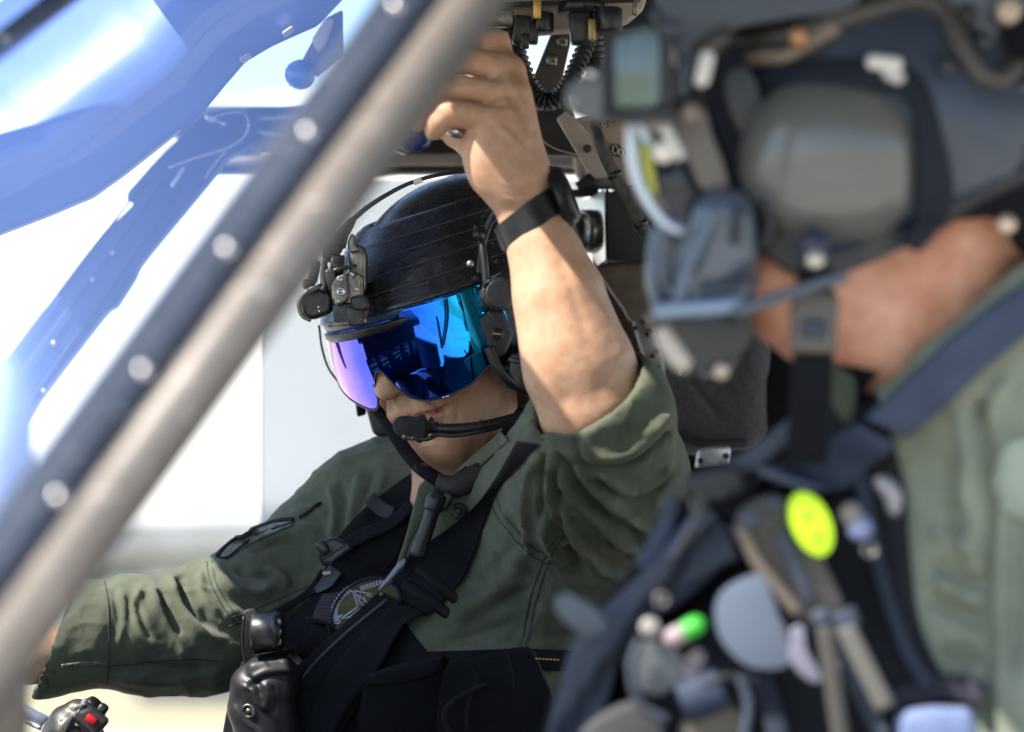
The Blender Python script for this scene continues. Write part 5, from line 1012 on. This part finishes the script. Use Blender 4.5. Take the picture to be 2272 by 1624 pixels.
V = sculpt(V, Q, [(q_[0], q_[1], q_[2]*1.8)+tuple(q_[3:]) for q_ in [([(2178, 900), (2190, 1100), (2176, 1300), (2186, 1624)], 14, -.012, 1), ([(2070, 1240), (2120, 1270), (2180, 1310)], 14, -.008), ([(2050, 1330), (2110, 1350), (2175, 1390)], 14, -.008), ([(2060, 1180), (2120, 1200), (2180, 1230)], 12, .006), ([(2060, 1290), (2120, 1310), (2180, 1340)], 12, .006), ([(2090, 1430), (2140, 1450), (2180, 1460)], 14, -.008),
    ([(2230, 1080), (2250, 1250), (2230, 1500)], 26, -.008), ([(2120, 900), (2150, 1000), (2150, 1150)], 18, .006), ([(2100, 1010), (2120, 1120), (2110, 1220)], 14, -.007), ([(2240, 830), (2180, 960), (2170, 1080)], 14, .006)]])
nsuit = mesh_obj('flight_suit', (V, Q), M['suit_pale'], near); NS = Drape((V, Q.tolist()))
mesh_obj('collar', join(NS.sheet([(2290, 560), (2190, 640), (2090, 700), (2000, 760), (1950, 810), (1935, 850)], [(2290, 640), (2200, 690), (2110, 760), (2040, 820), (1990, 860), (1960, 900)], .010, .006, k=8, dflt=2.43, flat=.6, smooth=12)), M['suit_pale'], nsuit)
mesh_obj('collar', prism(smooth_poly([(1812, 806), (1850, 812), (1895, 840), (1898, 900), (1880, 940), (1840, 880), (1806, 860)], 30), 2.40, .02, .006, 3), M['suit'], nsuit)
mesh_obj('undershirt', prism(smooth_poly([(1860, 785), (1960, 775), (1985, 790), (1930, 850), (1900, 900), (1880, 850)], 30), 2.415, .04, .01, 3), M['fabric_black'], nsuit)
mesh_obj('shoulder_patch', NS.sheet([(2236, 980), (2206, 1040), (2200, 1080), (2220, 1120), (2250, 1150)], [(2330, 960), (2340, 1040), (2340, 1080), (2330, 1120), (2330, 1160)], .004, .003, k=8, flat=.1), mat('pale_green_patch', (.33, .37, .30), .9, bump=.3, bscale=200), nsuit)
# ---------------------------------------------------------------- helmet
nh = thing('helmet', 'slate grey aircrew helmet with large glossy ear dome and folded visor, out of focus', 'helmet', NC)
S = SDF(NC-.32, NC+.32, .0045)
S.ell(P(1930, 262, 2.46), (.146, .130, .140), None, 0); S.ell(P(2080, 350, 2.46), (.10, .125, .12), None, .05); S.ell(P(1850, 420, 2.42), (.085, .10, .085), None, .04)
S.ell(GV(.0, 0, .0), (.10, .085, .11), N1, .004, 'sub'); S.box(P(1540, 500, 2.46), (.065, .11, .075), rot_img(-12), .02, .01, 'sub'); S.box(P(1900, 760, 2.46), (.3, .2, .075), rot_img(24), .01, .01, 'sub')
V, Q = S.mesh(3); nsh = mesh_obj('shell', (V, Q), M['helmet_grey'], nh); NHD = Drape((V, Q.tolist()))
ex = lambda x, y, l: NHD.hit(x, y, l, 2.34)[0]
def rsq(cx, cy, rx, ry, n=44, p=.55): return [(cx+rx*np.sign(math.cos(a))*abs(math.cos(a))**p, cy+ry*np.sign(math.sin(a))*abs(math.sin(a))**p) for a in np.linspace(0, 2*math.pi, n, endpoint=False)]
S = SDF([P(1560, 0, 2.3)[0], 2.24, P(0, 660, 2.3)[2]], [P(2130, 0, 2.3)[0], 2.50, P(0, 110, 2.3)[2]], .0035)
S.box(P(1842, 362, 2.395), (.071, .082, .064), rot_img(-3), .050, .004); S.ell(P(1842, 362, 2.36), (.078, .060, .070), None, .02)
V, Q = S.mesh(3); mesh_obj('ear_dome', (V, Q), mat('satin_grey_dome', (.105, .107, .102), .22, coat=.2, bump=.02, bscale=30), nh)
mesh_obj('ear_seal', NHD.sheet([(1648, 330), (1652, 250), (1680, 206), (1760, 194), (1860, 190), (1950, 196), (2010, 220), (2030, 280), (2034, 400), (2030, 480), (1990, 540)], [(1622, 330), (1622, 230), (1650, 160), (1750, 136), (1870, 130), (1980, 140), (2050, 180), (2090, 290), (2116, 410), (2100, 490), (2040, 560)], .008, .004, k=10, dflt=2.36, flat=.1, smooth=10), mat('navy_seal_rubber', (.006, .009, .017), .7, spec=.25), nh)
mesh_obj('ear_base', prism(rsq(1846, 352, 230, 204, 44, .6), 2.37, .05, .02, 4), M['helmet_matte'], nh)
mesh_obj('lower_shell', prism(smooth_poly([(1640, 500), (1700, 560), (1780, 612), (1880, 604), (1990, 556), (2090, 500), (2250, 395), (2290, 340), (2290, 320), (2150, 400), (2030, 500), (1900, 520), (1750, 520)], 60), 2.350, .05, .014, 4), M['helmet_matte'], nh)
# moulded edge that runs over the crown and round the nape
er = mat('brown_edge_rubber', (.050, .045, .040), .6, var=.2, vscale=20)
mesh_obj('edge_band', join(tube([ex(x, y, .004) for x, y in catmull([(1548, 118), (1620, 78), (1700, 92), (1760, 84), (1830, 62), (1900, 40), (1986, 14), (2040, 8), (2092, 34), (2130, 110), (2168, 166), (2210, 182), (2250, 150)], 60)], .0085, 12)), er, nh)
mesh_obj('edge_band', tube([ex(x, y, .006) for x, y in catmull([(1640, 146), (1700, 132), (1750, 130), (1800, 100), (1860, 66)], 24)], .0075, 10), mat('tan_edge', (.16, .125, .095), .6), nh)
mesh_obj('visor_housing', prism(smooth_poly([(1490, -90), (1900, -120), (1900, 10), (1760, 40), (1640, 60), (1570, 100), (1530, 160), (1496, 100)], 50), 2.345, .06, .015, 4), mat('navy_housing', (.020, .030, .052), .45, coat=.2), nh)
mesh_obj('crown_pad', prism(smooth_poly([(2060, -60), (2300, -80), (2260, 60), (2240, 140), (2200, 156), (2150, 90), (2110, 20)], 40), 2.36, .04, .012, 4), M['helmet_grey'], nh)
for (x, y, r, m) in ((2098, 152, .0075, M['helmet_matte']), (1768, 96, .0075, mat('copper_rivet', (.42, .20, .10), .45, metal=.5)), (2238, 24, .010, mat('tan_rivet', (.42, .32, .24), .4)), (1754, 274, .009, M['helmet_grey']), (2140, 40, .008, M['helmet_matte']), (2176, 100, .008, M['helmet_matte'])):
    q = ex(x, y, .004); q[1] = min(q[1], 2.325 if x < 1800 else q[1]); mesh_obj('snap_or_reflection', lathe(q, (0, -1, .15), [(-.01, r), (.004, r), (.006, r*.7), (.0065, .0004)], 16), m, nh)
glint = mat('white_glint', (.55, .54, .50), .25)  # small pale blocks painted as glints on the helmet
mesh_obj('clip', rbox(P(1563, 152, 2.30), (.0062, .005, .015), rot_img(-14), .005), glint, nh)  # pale block painted as a glint
mesh_obj('clip', join(rbox(P(1962, 140, 2.315), (.015, .006, .0062), rot_img(-6), .005)), glint, nh); mesh_obj('clip', rbox(P(1982, 166, 2.318), (.010, .006, .0062), rot_img(-30), .005), mat('grey_glint', (.42, .42, .41), .3), nh)  # pale blocks painted as glints
# visor, its hinge housing and frame
vz = mat('pale_visor_edge', (.62, .70, .80), .25); 
mesh_obj('visor', join(tube([P(x, y, 2.335) for x, y in ((1398, 276), (1402, 330), (1412, 390), (1434, 440), (1470, 490), (1512, 516))], [.006, .0085, .0085, .0075, .0065, .005], 12, 40, flat=.6)), vz, nh, label='pale curved edge of the visor')
mesh_obj('visor', tube([P(x, y, 2.33) for x, y in ((1414, 244), (1424, 284), (1440, 318), (1452, 344))], [.006, .0075, .0075, .005], 12, 24, flat=.6), vz, nh)
mesh_obj('visor_tint', prism(smooth_poly([(1440, 350), (1500, 348), (1556, 400), (1560, 500), (1534, 500), (1480, 462), (1450, 412)], 40), 2.36, .04, .01, 3), mat('navy_visor', (.008, .014, .035), .2), nh)
mesh_obj('visor_highlight', tube([P(x, y, 2.325) for x, y in ((1432, 320), (1440, 380), (1452, 430))], [.005, .0045, .003], 10, 20), mat('yellow_green_highlight', (.36, .36, .05), .3), nh)  # coloured tube standing for a highlight on the visor
mesh_obj('hinge', lathe(P(1471, 338, 2.315), (0, -1, 0), [(0, .009), (.004, .009), (.008, .006), (.009, .0005)], 16), mat('ivory_hinge', (.72, .66, .58), .3), nh)
mesh_obj('hinge', rbox(P(1492, 316, 2.315), (.005, .006, .016), rot_img(28), .004), mat('pale_clip', (.50, .50, .46), .35), nh)
mesh_obj('hinge_arm', prism(smooth_poly([(1500, 260), (1560, 240), (1580, 300), (1610, 380), (1600, 410), (1560, 420), (1530, 360), (1500, 310)], 40), 2.335, .04, .01, 3), mat('grey_brown_arm', (.12, .105, .095), .5), nh)
mesh_obj('hinge_knob', lathe(P(1460, 258, 2.32), (0, -1, 0), [(0, .014), (.006, .0145), (.010, .010), (.011, .0005)], 20), mat('grey_brown_knob', (.20, .185, .18), .5), nh)
mesh_obj('hinge_knob', lathe(P(1530, 250, 2.315), (0, -1, 0), [(0, .008), (.005, .008), (.007, .0005)], 16), mat('tan_knob', (.20, .155, .13), .5), nh)
mesh_obj('brow_pad', prism(smooth_poly([(1560, 100), (1650, 120), (1660, 250), (1640, 420), (1600, 330), (1560, 220)], 30), 2.352, .04, .01, 3), mat('navy_black_pad', (.006, .008, .013), .8, spec=.2), nh)
mesh_obj('temple_plate', prism(smooth_poly([(1612, 160), (1660, 150), (1690, 220), (1680, 290), (1640, 290), (1610, 220)], 30), 2.345, .03, .008, 3), M['helmet_matte'], nh)
# face guard
S = SDF([P(1380, 0, 2.3)[0], 2.22, P(0, 880, 2.3)[2]], [P(1760, 0, 2.3)[0], 2.62, P(0, 390, 2.3)[2]], .0035)
S.path([P(1540, 520, 2.40), P(1535, 610, 2.41), P(1560, 700, 2.42)], [.033, .039, .036], .02); S.cap(P(1560, 700, 2.43), P(1575, 770, 2.44), .036, .026, .02)
S.box(P(1612, 520, 2.345), (.020, .028, .034), rot_img(18), .015, .012); S.cap(P(1608, 490, 2.335), P(1560, 650, 2.335), .024, .022, .015); S.box(P(1600, 660, 2.37), (.026, .03, .035), rot_img(-12), .012, .015)
S.cap(P(1470, 678, 2.345), P(1640, 676, 2.325), .010, .010, .006); S.ell(GV(.03, 0, -.03), (.085, .06, .085), N1, .004, 'sub')
V, Q = S.mesh(3)
V = sculpt(V, Q, [([(1500, 520), (1490, 580), (1500, 650)], 16, -.008), ([(1560, 520), (1532, 580), (1520, 650)], 10, .006), ([(1540, 640), (1580, 645), (1640, 640)], 16, -.010)])
mk = mesh_obj('face_guard', (V, Q), mat('blue_grey_guard', (.06, .08, .115), .30, coat=.4, var=.15, vscale=12), nh, label='blue grey moulded guard over nose and mouth')
mesh_obj('guard_ridge', tube([P(x, y, 2.335) for x, y in ((1462, 500), (1448, 560), (1450, 640), (1466, 712))], .0045, 10, 24), mat('guard_edge_highlight', (.095, .13, .185), .35), mk)  # lighter colour paints the highlight along the guard's ridges
mesh_obj('guard_ridge', tube([P(x, y, 2.305) for x, y in ((1590, 470), (1556, 530), (1524, 600), (1506, 664))], .0045, 10, 24), bpy.data.materials['guard_edge_highlight'], mk)
mesh_obj('guard_ridge', tube([P(x, y, 2.305) for x, y in ((1450, 692), (1520, 686), (1580, 682), (1650, 674))], .0065, 10, 24), mat('guard_ridge_highlight', (.20, .27, .37), .35), mk)  # brightest ridge, its highlight put into the colour
mesh_obj('guard_slot', rbox(P(1636, 500, 2.308), (.004, .01, .016), rot_img(-4), .003), M['helmet_matte'], mk)
mesh_obj('guard_seal', tube([P(1688+20*math.cos(a), 492+52*math.sin(a), 2.33) for a in np.linspace(-1.4, 1.5, 20)], .0065, 10), mat('black_seal', (.006, .007, .010), .5), nh)
mesh_obj('chin_cup', prism(smooth_poly([(1446, 690), (1560, 690), (1660, 700), (1670, 748), (1640, 788), (1560, 826), (1512, 812), (1470, 752)], 40), 2.335, .08, .02, 4), mat('dark_chin_cup', (.010, .012, .015), .32), nh)
mesh_obj('chin_lit_edge', tube([P(x, y, 2.335) for x, y in ((1468, 726), (1482, 762), (1512, 802), (1530, 812))], [.006, .009, .009, .006], 10, 20), mat('chin_edge_highlight', (.46, .41, .36), .4), nh)  # pale tube paints the lit lower edge of the mask
mesh_obj('chin_stud', lathe(P(1600, 824, 2.33), (0, -1, 0), [(0, .0065), (.003, .006), (.004, .0005)], 14), mat('tan_stud', (.5, .4, .32), .35), nh)
mesh_obj('boom', tube([P(x, y, 2.30) for x, y in ((1630, 694), (1700, 668), (1780, 642), (1880, 612))], [.0062, .0055, .0052, .0052], 12, 30), mat('slate_boom', (.075, .088, .12), .45), nh)
mesh_obj('boom_knob', join(lathe(P(1805, 545, 2.315), (0, -1, 0), [(0, .013), (.008, .012), (.010, .001)], 18)), mat('navy_knob', (.018, .025, .055), .5), nh); mesh_obj('snap_or_reflection', lathe(P(1808, 577, 2.308), (0, -1, .3), [(0, .008), (.005, .007), (.0065, .0005)], 16), mat('pale_reflection', (.55, .50, .42), .25, metal=.4), nh)  # pale disc paints the reflection by the knob
mesh_obj('chin_strap', prism([(1770, 600), (1850, 596), (1850, 780), (1846, 900), (1836, 1030), (1744, 1030), (1752, 900), (1760, 780)], 2.338, .006, .002, 2), M['fabric_black'], nh)
mesh_obj('strap_buckle', join(rbox(P(1806, 716, 2.326), (.0195, .004, .0250), rot_img(-2), .005)), mat('brown_grey_buckle', (.085, .078, .068), .5), nh); mesh_obj('buckle_window', rbox(P(1806, 730, 2.320), (.0105, .003, .0075), rot_img(-2), .002), mat('navy_window', (.015, .022, .045), .4), nh)
mesh_obj('nape_roll', tube([P(x, y, 2.36) for x, y in ((2075, 480), (2160, 430), (2300, 370))], .012, 12, 20), M['helmet_matte'], nh); mesh_obj('nape_snap', lathe(P(2232, 500, 2.33), (0, -1, .3), [(0, .008), (.006, .0075), (.009, .0005)], 16), mat('brass_snap', (.62, .48, .36), .3, metal=.3), nh)
mesh_obj('nape_shell', prism([(2190, 300), (2330, 180), (2330, 590), (2268, 550), (2236, 474), (2106, 486), (2160, 400)], 2.355, .05, .01, 3), M['fabric_black'], nh)
mesh_obj('rear_dark_piece', prism(smooth_poly([(2200, 70), (2290, 10), (2340, 100), (2340, 330), (2260, 330), (2215, 230)], 30), 2.36, .04, .012, 3), M['fabric_black'], nh)  # black piece added to darken the right end of the helmet
mesh_obj('rear_clip', join(lathe(P(2268, 196, 2.36), (0, -1, 0), [(0, .009), (.006, .008), (.007, .0005)], 14)), M['helmet_grey'], nh)
# head-up display unit clipped beside the helmet
hud = thing('display_unit', 'blurred head-up display box with green blue glass held before the near helmet', 'display', P(1420, 160, 2.30))
mesh_obj('glass', prism([(1366, 76), (1440, 52), (1468, 70), (1470, 230), (1438, 246), (1362, 244)], 2.30, .02, .006, 3), mat('display_glass', (.07, .105, .15), .25, coat=.4, var=.6, vscale=14, col2=(.065, .115, .075)), hud)
mesh_obj('frame', join(prism([(1474, 40), (1494, 50), (1494, 240), (1476, 248)], 2.30, .03, .004, 2), prism([(1344, 90), (1358, 84), (1358, 262), (1344, 256)], 2.31, .02, .004, 2), rbox(P(1425, 256, 2.31), (.028, .012, .006), None, .004)), M['helmet_matte'], hud)
mesh_obj('mount', prism([(1254, 190), (1300, 158), (1346, 150), (1346, 270), (1290, 262), (1256, 240)], 2.31, .02, .006, 3), mat('grey_mount', (.11, .12, .125), .6), hud)
mesh_obj('side_block', prism([(1498, 130), (1532, 120), (1530, 210), (1504, 216)], 2.31, .02, .006, 3), M['helmet_grey'], hud)
for (x, y, m, r) in ((1311, 166, M['rivet'], .0042), (1274, 229, M['rivet'], .0022), (1492, 62, M['helmet_grey'], .007)): mesh_obj('screw', lathe(P(x, y, 2.30), (0, -1, .25), [(-.004, r), (.003, r), (.006, r*.6), (.0068, .0003)], 14), m, hud)
mesh_obj('bracket', prism([(1500, -60), (1560, -60), (1500, 110), (1462, 60), (1440, 30)], 2.36, .02, .006, 3), mat('navy_bracket', (.018, .024, .036), .5), hud)

# ---------------------------------------------------------------- harness and gear on the chest
nv = thing('survival_vest', 'blurred dark vest hung with lights, clips and webbing on the near crew member', 'vest', P(1750, 1700, 2.40))
navy = mat('navy_black_cloth', (.005, .0065, .011), .85, bump=.3, bscale=200, var=.3, vscale=12); sl = mat('slate_blue_webbing', (.033, .047, .090), .7, bump=.2, bscale=300, var=.2, vscale=14); slp = mat('pale_slate_webbing', (.058, .070, .105), .75, bump=.2, bscale=300, var=.25, vscale=10)
npanel = NS.sheet([(1900, 830), (1780, 960), (1640, 1050), (1500, 1120), (1400, 1260), (1290, 1400), (1220, 1560), (1180, 1760)], [(1960, 900), (1990, 1010), (2010, 1100), (2020, 1240), (2040, 1380), (2090, 1500), (2150, 1600), (2170, 1760)], .008, .006, k=36, dflt=2.4, flat=.1)
mesh_obj('vest_panel', npanel, navy, nv); NV = Drape(npanel, (V*0+[0, 9, 0], [[0, 1, 2]])) if False else Drape(npanel)
NA = Drape(npanel, (np.array([v.co[:] for v in nsuit.data.vertices])*0+np.array([0, 50., 0]), [[0, 1, 2]]))
nst = NS.sheet([(2330, 590), (2160, 706), (2060, 790), (1980, 870), (1916, 928)], [(2330, 700), (2172, 830), (2110, 890), (2060, 930), (2016, 970)], .006, .022, k=10, flat=.8, smooth=16, dflt=2.36)
nh_ = thing('seat_harness', 'wide blue black shoulder strap of the near seat harness, out of focus', 'harness', P(2150, 1000, 2.36))
mesh_obj('webbing', nst, sl, nh_)
mesh_obj('webbing', NV.sheet([(1900, 940), (1820, 985), (1740, 1020), (1680, 1034)], [(1992, 988), (1930, 1040), (1860, 1090), (1760, 1076)], .006, .020, k=10, flat=.8, smooth=12), sl, nh_)
mesh_obj('webbing', prism([(1672, 1030), (1760, 1062), (1850, 1088), (1780, 1090), (1690, 1056)], 2.335, .008, .002, 2), slp, nh_)
mesh_obj('webbing', NV.sheet([(1582, 1130), (1520, 1190), (1436, 1260), (1344, 1346), (1276, 1420), (1240, 1530), (1200, 1680)], [(1640, 1240), (1580, 1270), (1470, 1340), (1386, 1450), (1352, 1540), (1320, 1680)], .006, .022, k=12, flat=.8, smooth=14, dflt=2.33), slp, nh_)
mesh_obj('webbing', NV.strip([(1600, 1150), (1540, 1230), (1470, 1300), (1430, 1340)], [120, 130, 110, 80], .006, .014, flat=.8), sl, nh_)
mesh_obj('webbing', NV.strip([(1780, 930), (1680, 1010), (1590, 1060), (1520, 1080)], [44, 46, 46, 40], .006, .022, flat=1, dflt=2.36), M['webbing_grey'], nh_)
mesh_obj('webbing_end', prism([(1226, 1330), (1262, 1312), (1330, 1352), (1356, 1400), (1300, 1420), (1240, 1372)], 2.33, .012, .004, 2), mat('grey_blue_webbing', (.085, .105, .13), .7), nh_)
mesh_obj('buckle', prism([(1510, 1060), (1560, 1040), (1640, 1030), (1660, 1090), (1600, 1120), (1520, 1100)], 2.36, .02, .006, 3), M['helmet_matte'], nh_)
gb = mat('grey_brown_pouch', (.078, .070, .062), .75, bump=.2, bscale=120, var=.2, vscale=12)
po = mesh_obj('radio_pouch', prism(smooth_poly([(1640, 1160), (1690, 1110), (1760, 1120), (1850, 1290), (1870, 1350), (1830, 1390), (1770, 1370), (1690, 1270)], 50), 2.315, .05, .012, 4), gb, nv); mesh_obj('pouch_edge', tube([P(x, y, 2.307) for x, y in ((1640, 1165), (1676, 1240), (1720, 1300), (1770, 1360))], .0055, 10, 20), mat('tan_binding', (.16, .125, .10), .7), po); mesh_obj('pouch_band', prism([(1716, 1180), (1744, 1170), (1812, 1330), (1784, 1344)], 2.309, .01, .003, 2), slp, po)
tag_l = smooth_poly([(1801+74*math.cos(a)*math.cos(1.18)-42*math.sin(a)*math.sin(1.18), 1163+74*math.cos(a)*math.sin(1.18)+42*math.sin(a)*math.cos(1.18)) for a in np.linspace(0, 2*math.pi, 16, endpoint=False)], 40)
lm = mat('fluorescent_yellow_green', (.56, .88, .01), .45)
lt = mesh_obj('marker_light', prism(tag_l, 2.292, .02, .006, 4), lm, nv, label='bright yellow green oval disc')
for (x, y) in ((1790, 1146), (1814, 1192)): mesh_obj('disc_hole', lathe(P(x, y, 2.2925), (0, -1, 0), [(0, .0040), (.0009, .0038), (.001, .0003)], 14), mat('olive_green', (.25, .42, .01), .5) if x == 1790 else bpy.data.materials['olive_green'], lt)
mesh_obj('reflector', prism([(1592, 1482)]and smooth_poly([(1668, 1278), (1700, 1290), (1735, 1390), (1752, 1462), (1726, 1484), (1660, 1478), (1606, 1430), (1588, 1366), (1606, 1312)], 50), 2.30, .02, .005, 3), mat('blue_grey_disc', (.125, .15, .205), .45), nv)
mesh_obj('light_stick', tube([P(1516, 1403, 2.30), P(1562, 1376, 2.30)], [.0080, .0082, .0082, .0080, .0070, .0030], 14, 6), mat('green_stick', (.06, .50, .05), .4), nv); mesh_obj('stick_cap', tube([P(1474, 1424, 2.30), P(1517, 1402, 2.30)], [.0030, .0070, .0080, .0080, .0080, .0080], 14, 6), mat('pink_white_cap', (.38, .29, .31), .45), nv)
mesh_obj('stud', lathe(P(1442, 1392, 2.30), (0, -1, 0), [(0, .0085), (.003, .0085), (.005, .005), (.0055, .0005)], 16), mat('beige_stud', (.34, .30, .27), .4), nv)
for (x, y, r, m) in ((1664, 1152, .0085, slp), (1720, 1120, .0075, M['webbing_grey']), (1822, 1370, .0080, slp), (1908, 1172, .0105, mat('lilac_stud', (.15, .18, .32), .45)), (1888, 1140, .0095, mat('taupe_stud', (.18, .16, .15), .5))): mesh_obj('stud', lathe(P(x, y, 2.302), (0, -1, .1), [(0, r), (.003, r), (.005, r*.6), (.0055, .0005)], 16), m, nv)
mesh_obj('carabiner', tube([P(1930+54*math.cos(a), 1122+58*math.sin(a), 2.305) for a in np.linspace(-1.35, .35, 18)], [.004, .0075, .008, .007, .004], 12), mat('brushed_clip', (.26, .26, .28), .35, metal=.4), nv)
mesh_obj('rescue_hook', prism(smooth_poly([(1756, 1398), (1784, 1390), (1790, 1440), (1822, 1500), (1810, 1516), (1780, 1500), (1748, 1460), (1752, 1430)], 40), 2.30, .012, .004, 3), mat('lilac_metal', (.24, .225, .29), .4, metal=.3), nv)
mesh_obj('rescue_hook', prism(smooth_poly([(1700, 1350), (1730, 1370), (1752, 1410), (1748, 1436), (1724, 1430), (1706, 1390)], 30), 2.305, .012, .004, 3), mat('mauve_metal', (.20, .18, .19), .5), nv)
ts = mat('taupe_strap', (.085, .075, .065), .8, bump=.2, bscale=200)
mesh_obj('strap', tube([P(x, y, 2.30) for x, y in ((1830, 1390), (1846, 1500), (1872, 1680))], .0075, 10, 20, flat=.4, up=(0, -1, 0)), ts, nv); mesh_obj('strap', tube([P(x, y, 2.30) for x, y in ((1876, 1390), (1910, 1460), (1966, 1572))], .0085, 10, 20, flat=.4, up=(0, -1, 0)), mat('pale_taupe_strap', (.16, .145, .125), .8), nv); mesh_obj('strap_tip', tube([P(x, y, 2.302) for x, y in ((1868, 1356), (1886, 1392))], .011, 10, 6, flat=.4, up=(0, -1, 0)), slp, nv)
mesh_obj('box_pouch', prism(smooth_poly([(1412, 1446), (1460, 1430), (1510, 1452), (1512, 1500), (1470, 1540), (1420, 1528)], 40), 2.305, .03, .008, 3), mat('grey_pouch', (.10, .105, .115), .6), nv); mesh_obj('tab', prism(smooth_poly([(1516, 1480), (1550, 1444), (1566, 1462), (1544, 1500), (1524, 1508)], 24), 2.305, .02, .006, 3), mat('mauve_tab', (.17, .145, .16), .6), nv)
mesh_obj('canister', join(tube([P(1510, 1560, 2.31), P(1600, 1526, 2.31)], [.018, .019], 18, 10)), sl, nv); mesh_obj('canister_band', tube([P(1520, 1574, 2.305), P(1610, 1544, 2.305)], [.0085, .009], 14, 8), slp, nv)
mesh_obj('pouch', prism(smooth_poly([(1520, 1600), (1620, 1560), (1650, 1640), (1640, 1700), (1520, 1700)], 30), 2.31, .03, .01, 3), mat('khaki_pouch', (.135, .115, .085), .8), nv)
mesh_obj('pouch', prism(smooth_poly([(1300, 1620), (1420, 1560), (1480, 1640), (1470, 1720), (1290, 1720)], 30), 2.32, .03, .01, 3), mat('dusk_pouch', (.07, .065, .065), .8), nv)
mesh_obj('belt', NS.strip([(1960, 1560), (2060, 1530), (2130, 1528), (2178, 1545)], [56, 60, 62, 60], .012, .012, dflt=2.36), mat('plum_black_belt', (.014, .014, .026), .8), nv)
mesh_obj('card_holder', prism([(1988, 1586), (2060, 1570), (2160, 1572), (2174, 1620), (2172, 1700), (2000, 1700)], 2.30, .02, .008, 3), mat('lilac_blue_card', (.22, .27, .46), .45, var=.3, vscale=20), nv)
for pts, w, m in (([(1500, 1100), (1470, 1180), (1420, 1260)], 34, sl), ([(1560, 1130), (1500, 1230), (1450, 1300)], 26, M['webbing_grey']), ([(1620, 1130), (1600, 1200), (1560, 1260)], 30, M['webbing_grey']), ([(1900, 1010), (1926, 1150), (1960, 1300), (2010, 1440), (2060, 1520)], 34, mat('navy_edge_tape', (.018, .025, .045), .8)), ([(1840, 1400), (1900, 1520), (1960, 1640)], 40, M['webbing_grey']), ([(1690, 1500), (1720, 1600), (1740, 1700)], 50, mat('dusk_blue_strap', (.02, .024, .045), .8)), ([(1760, 1060), (1700, 1090), (1640, 1150)], 26, bpy.data.materials['navy_edge_tape'])):
    mesh_obj('strap', NV.strip(pts, w, .006, .012, flat=.8, dflt=2.34, smooth=10), m, nv)
for pts, r, m in (([(1540, 1060), (1560, 1110), (1530, 1180), (1490, 1240)], .0035, M['rubber']), ([(1420, 1420), (1400, 1480), (1420, 1560), (1480, 1600)], .004, M['webbing_grey']), ([(1640, 1500), (1660, 1560), (1650, 1640)], .004, slp), ([(1560, 1520), (1620, 1500), (1680, 1510)], .0035, M['rubber'])):
    mesh_obj('cord', tube([P(x, y, 2.295) for x, y in pts], r, 8, 24), m, nv)
for (x, y, r) in ((1550, 1120, .0055), (1930, 1220, .005), (1468, 1330, .005), (1850, 1470, .0045)):
    mesh_obj('ring', tube([P(x, y, 2.30)+r*np.array([math.cos(a), .2*math.sin(a), math.sin(a)]) for a in np.linspace(0, 2*math.pi, 18)], .0016, 8, closed_ends=False), M['gun'], nv)
# chest cloth of the near suit that shows between harness and panel
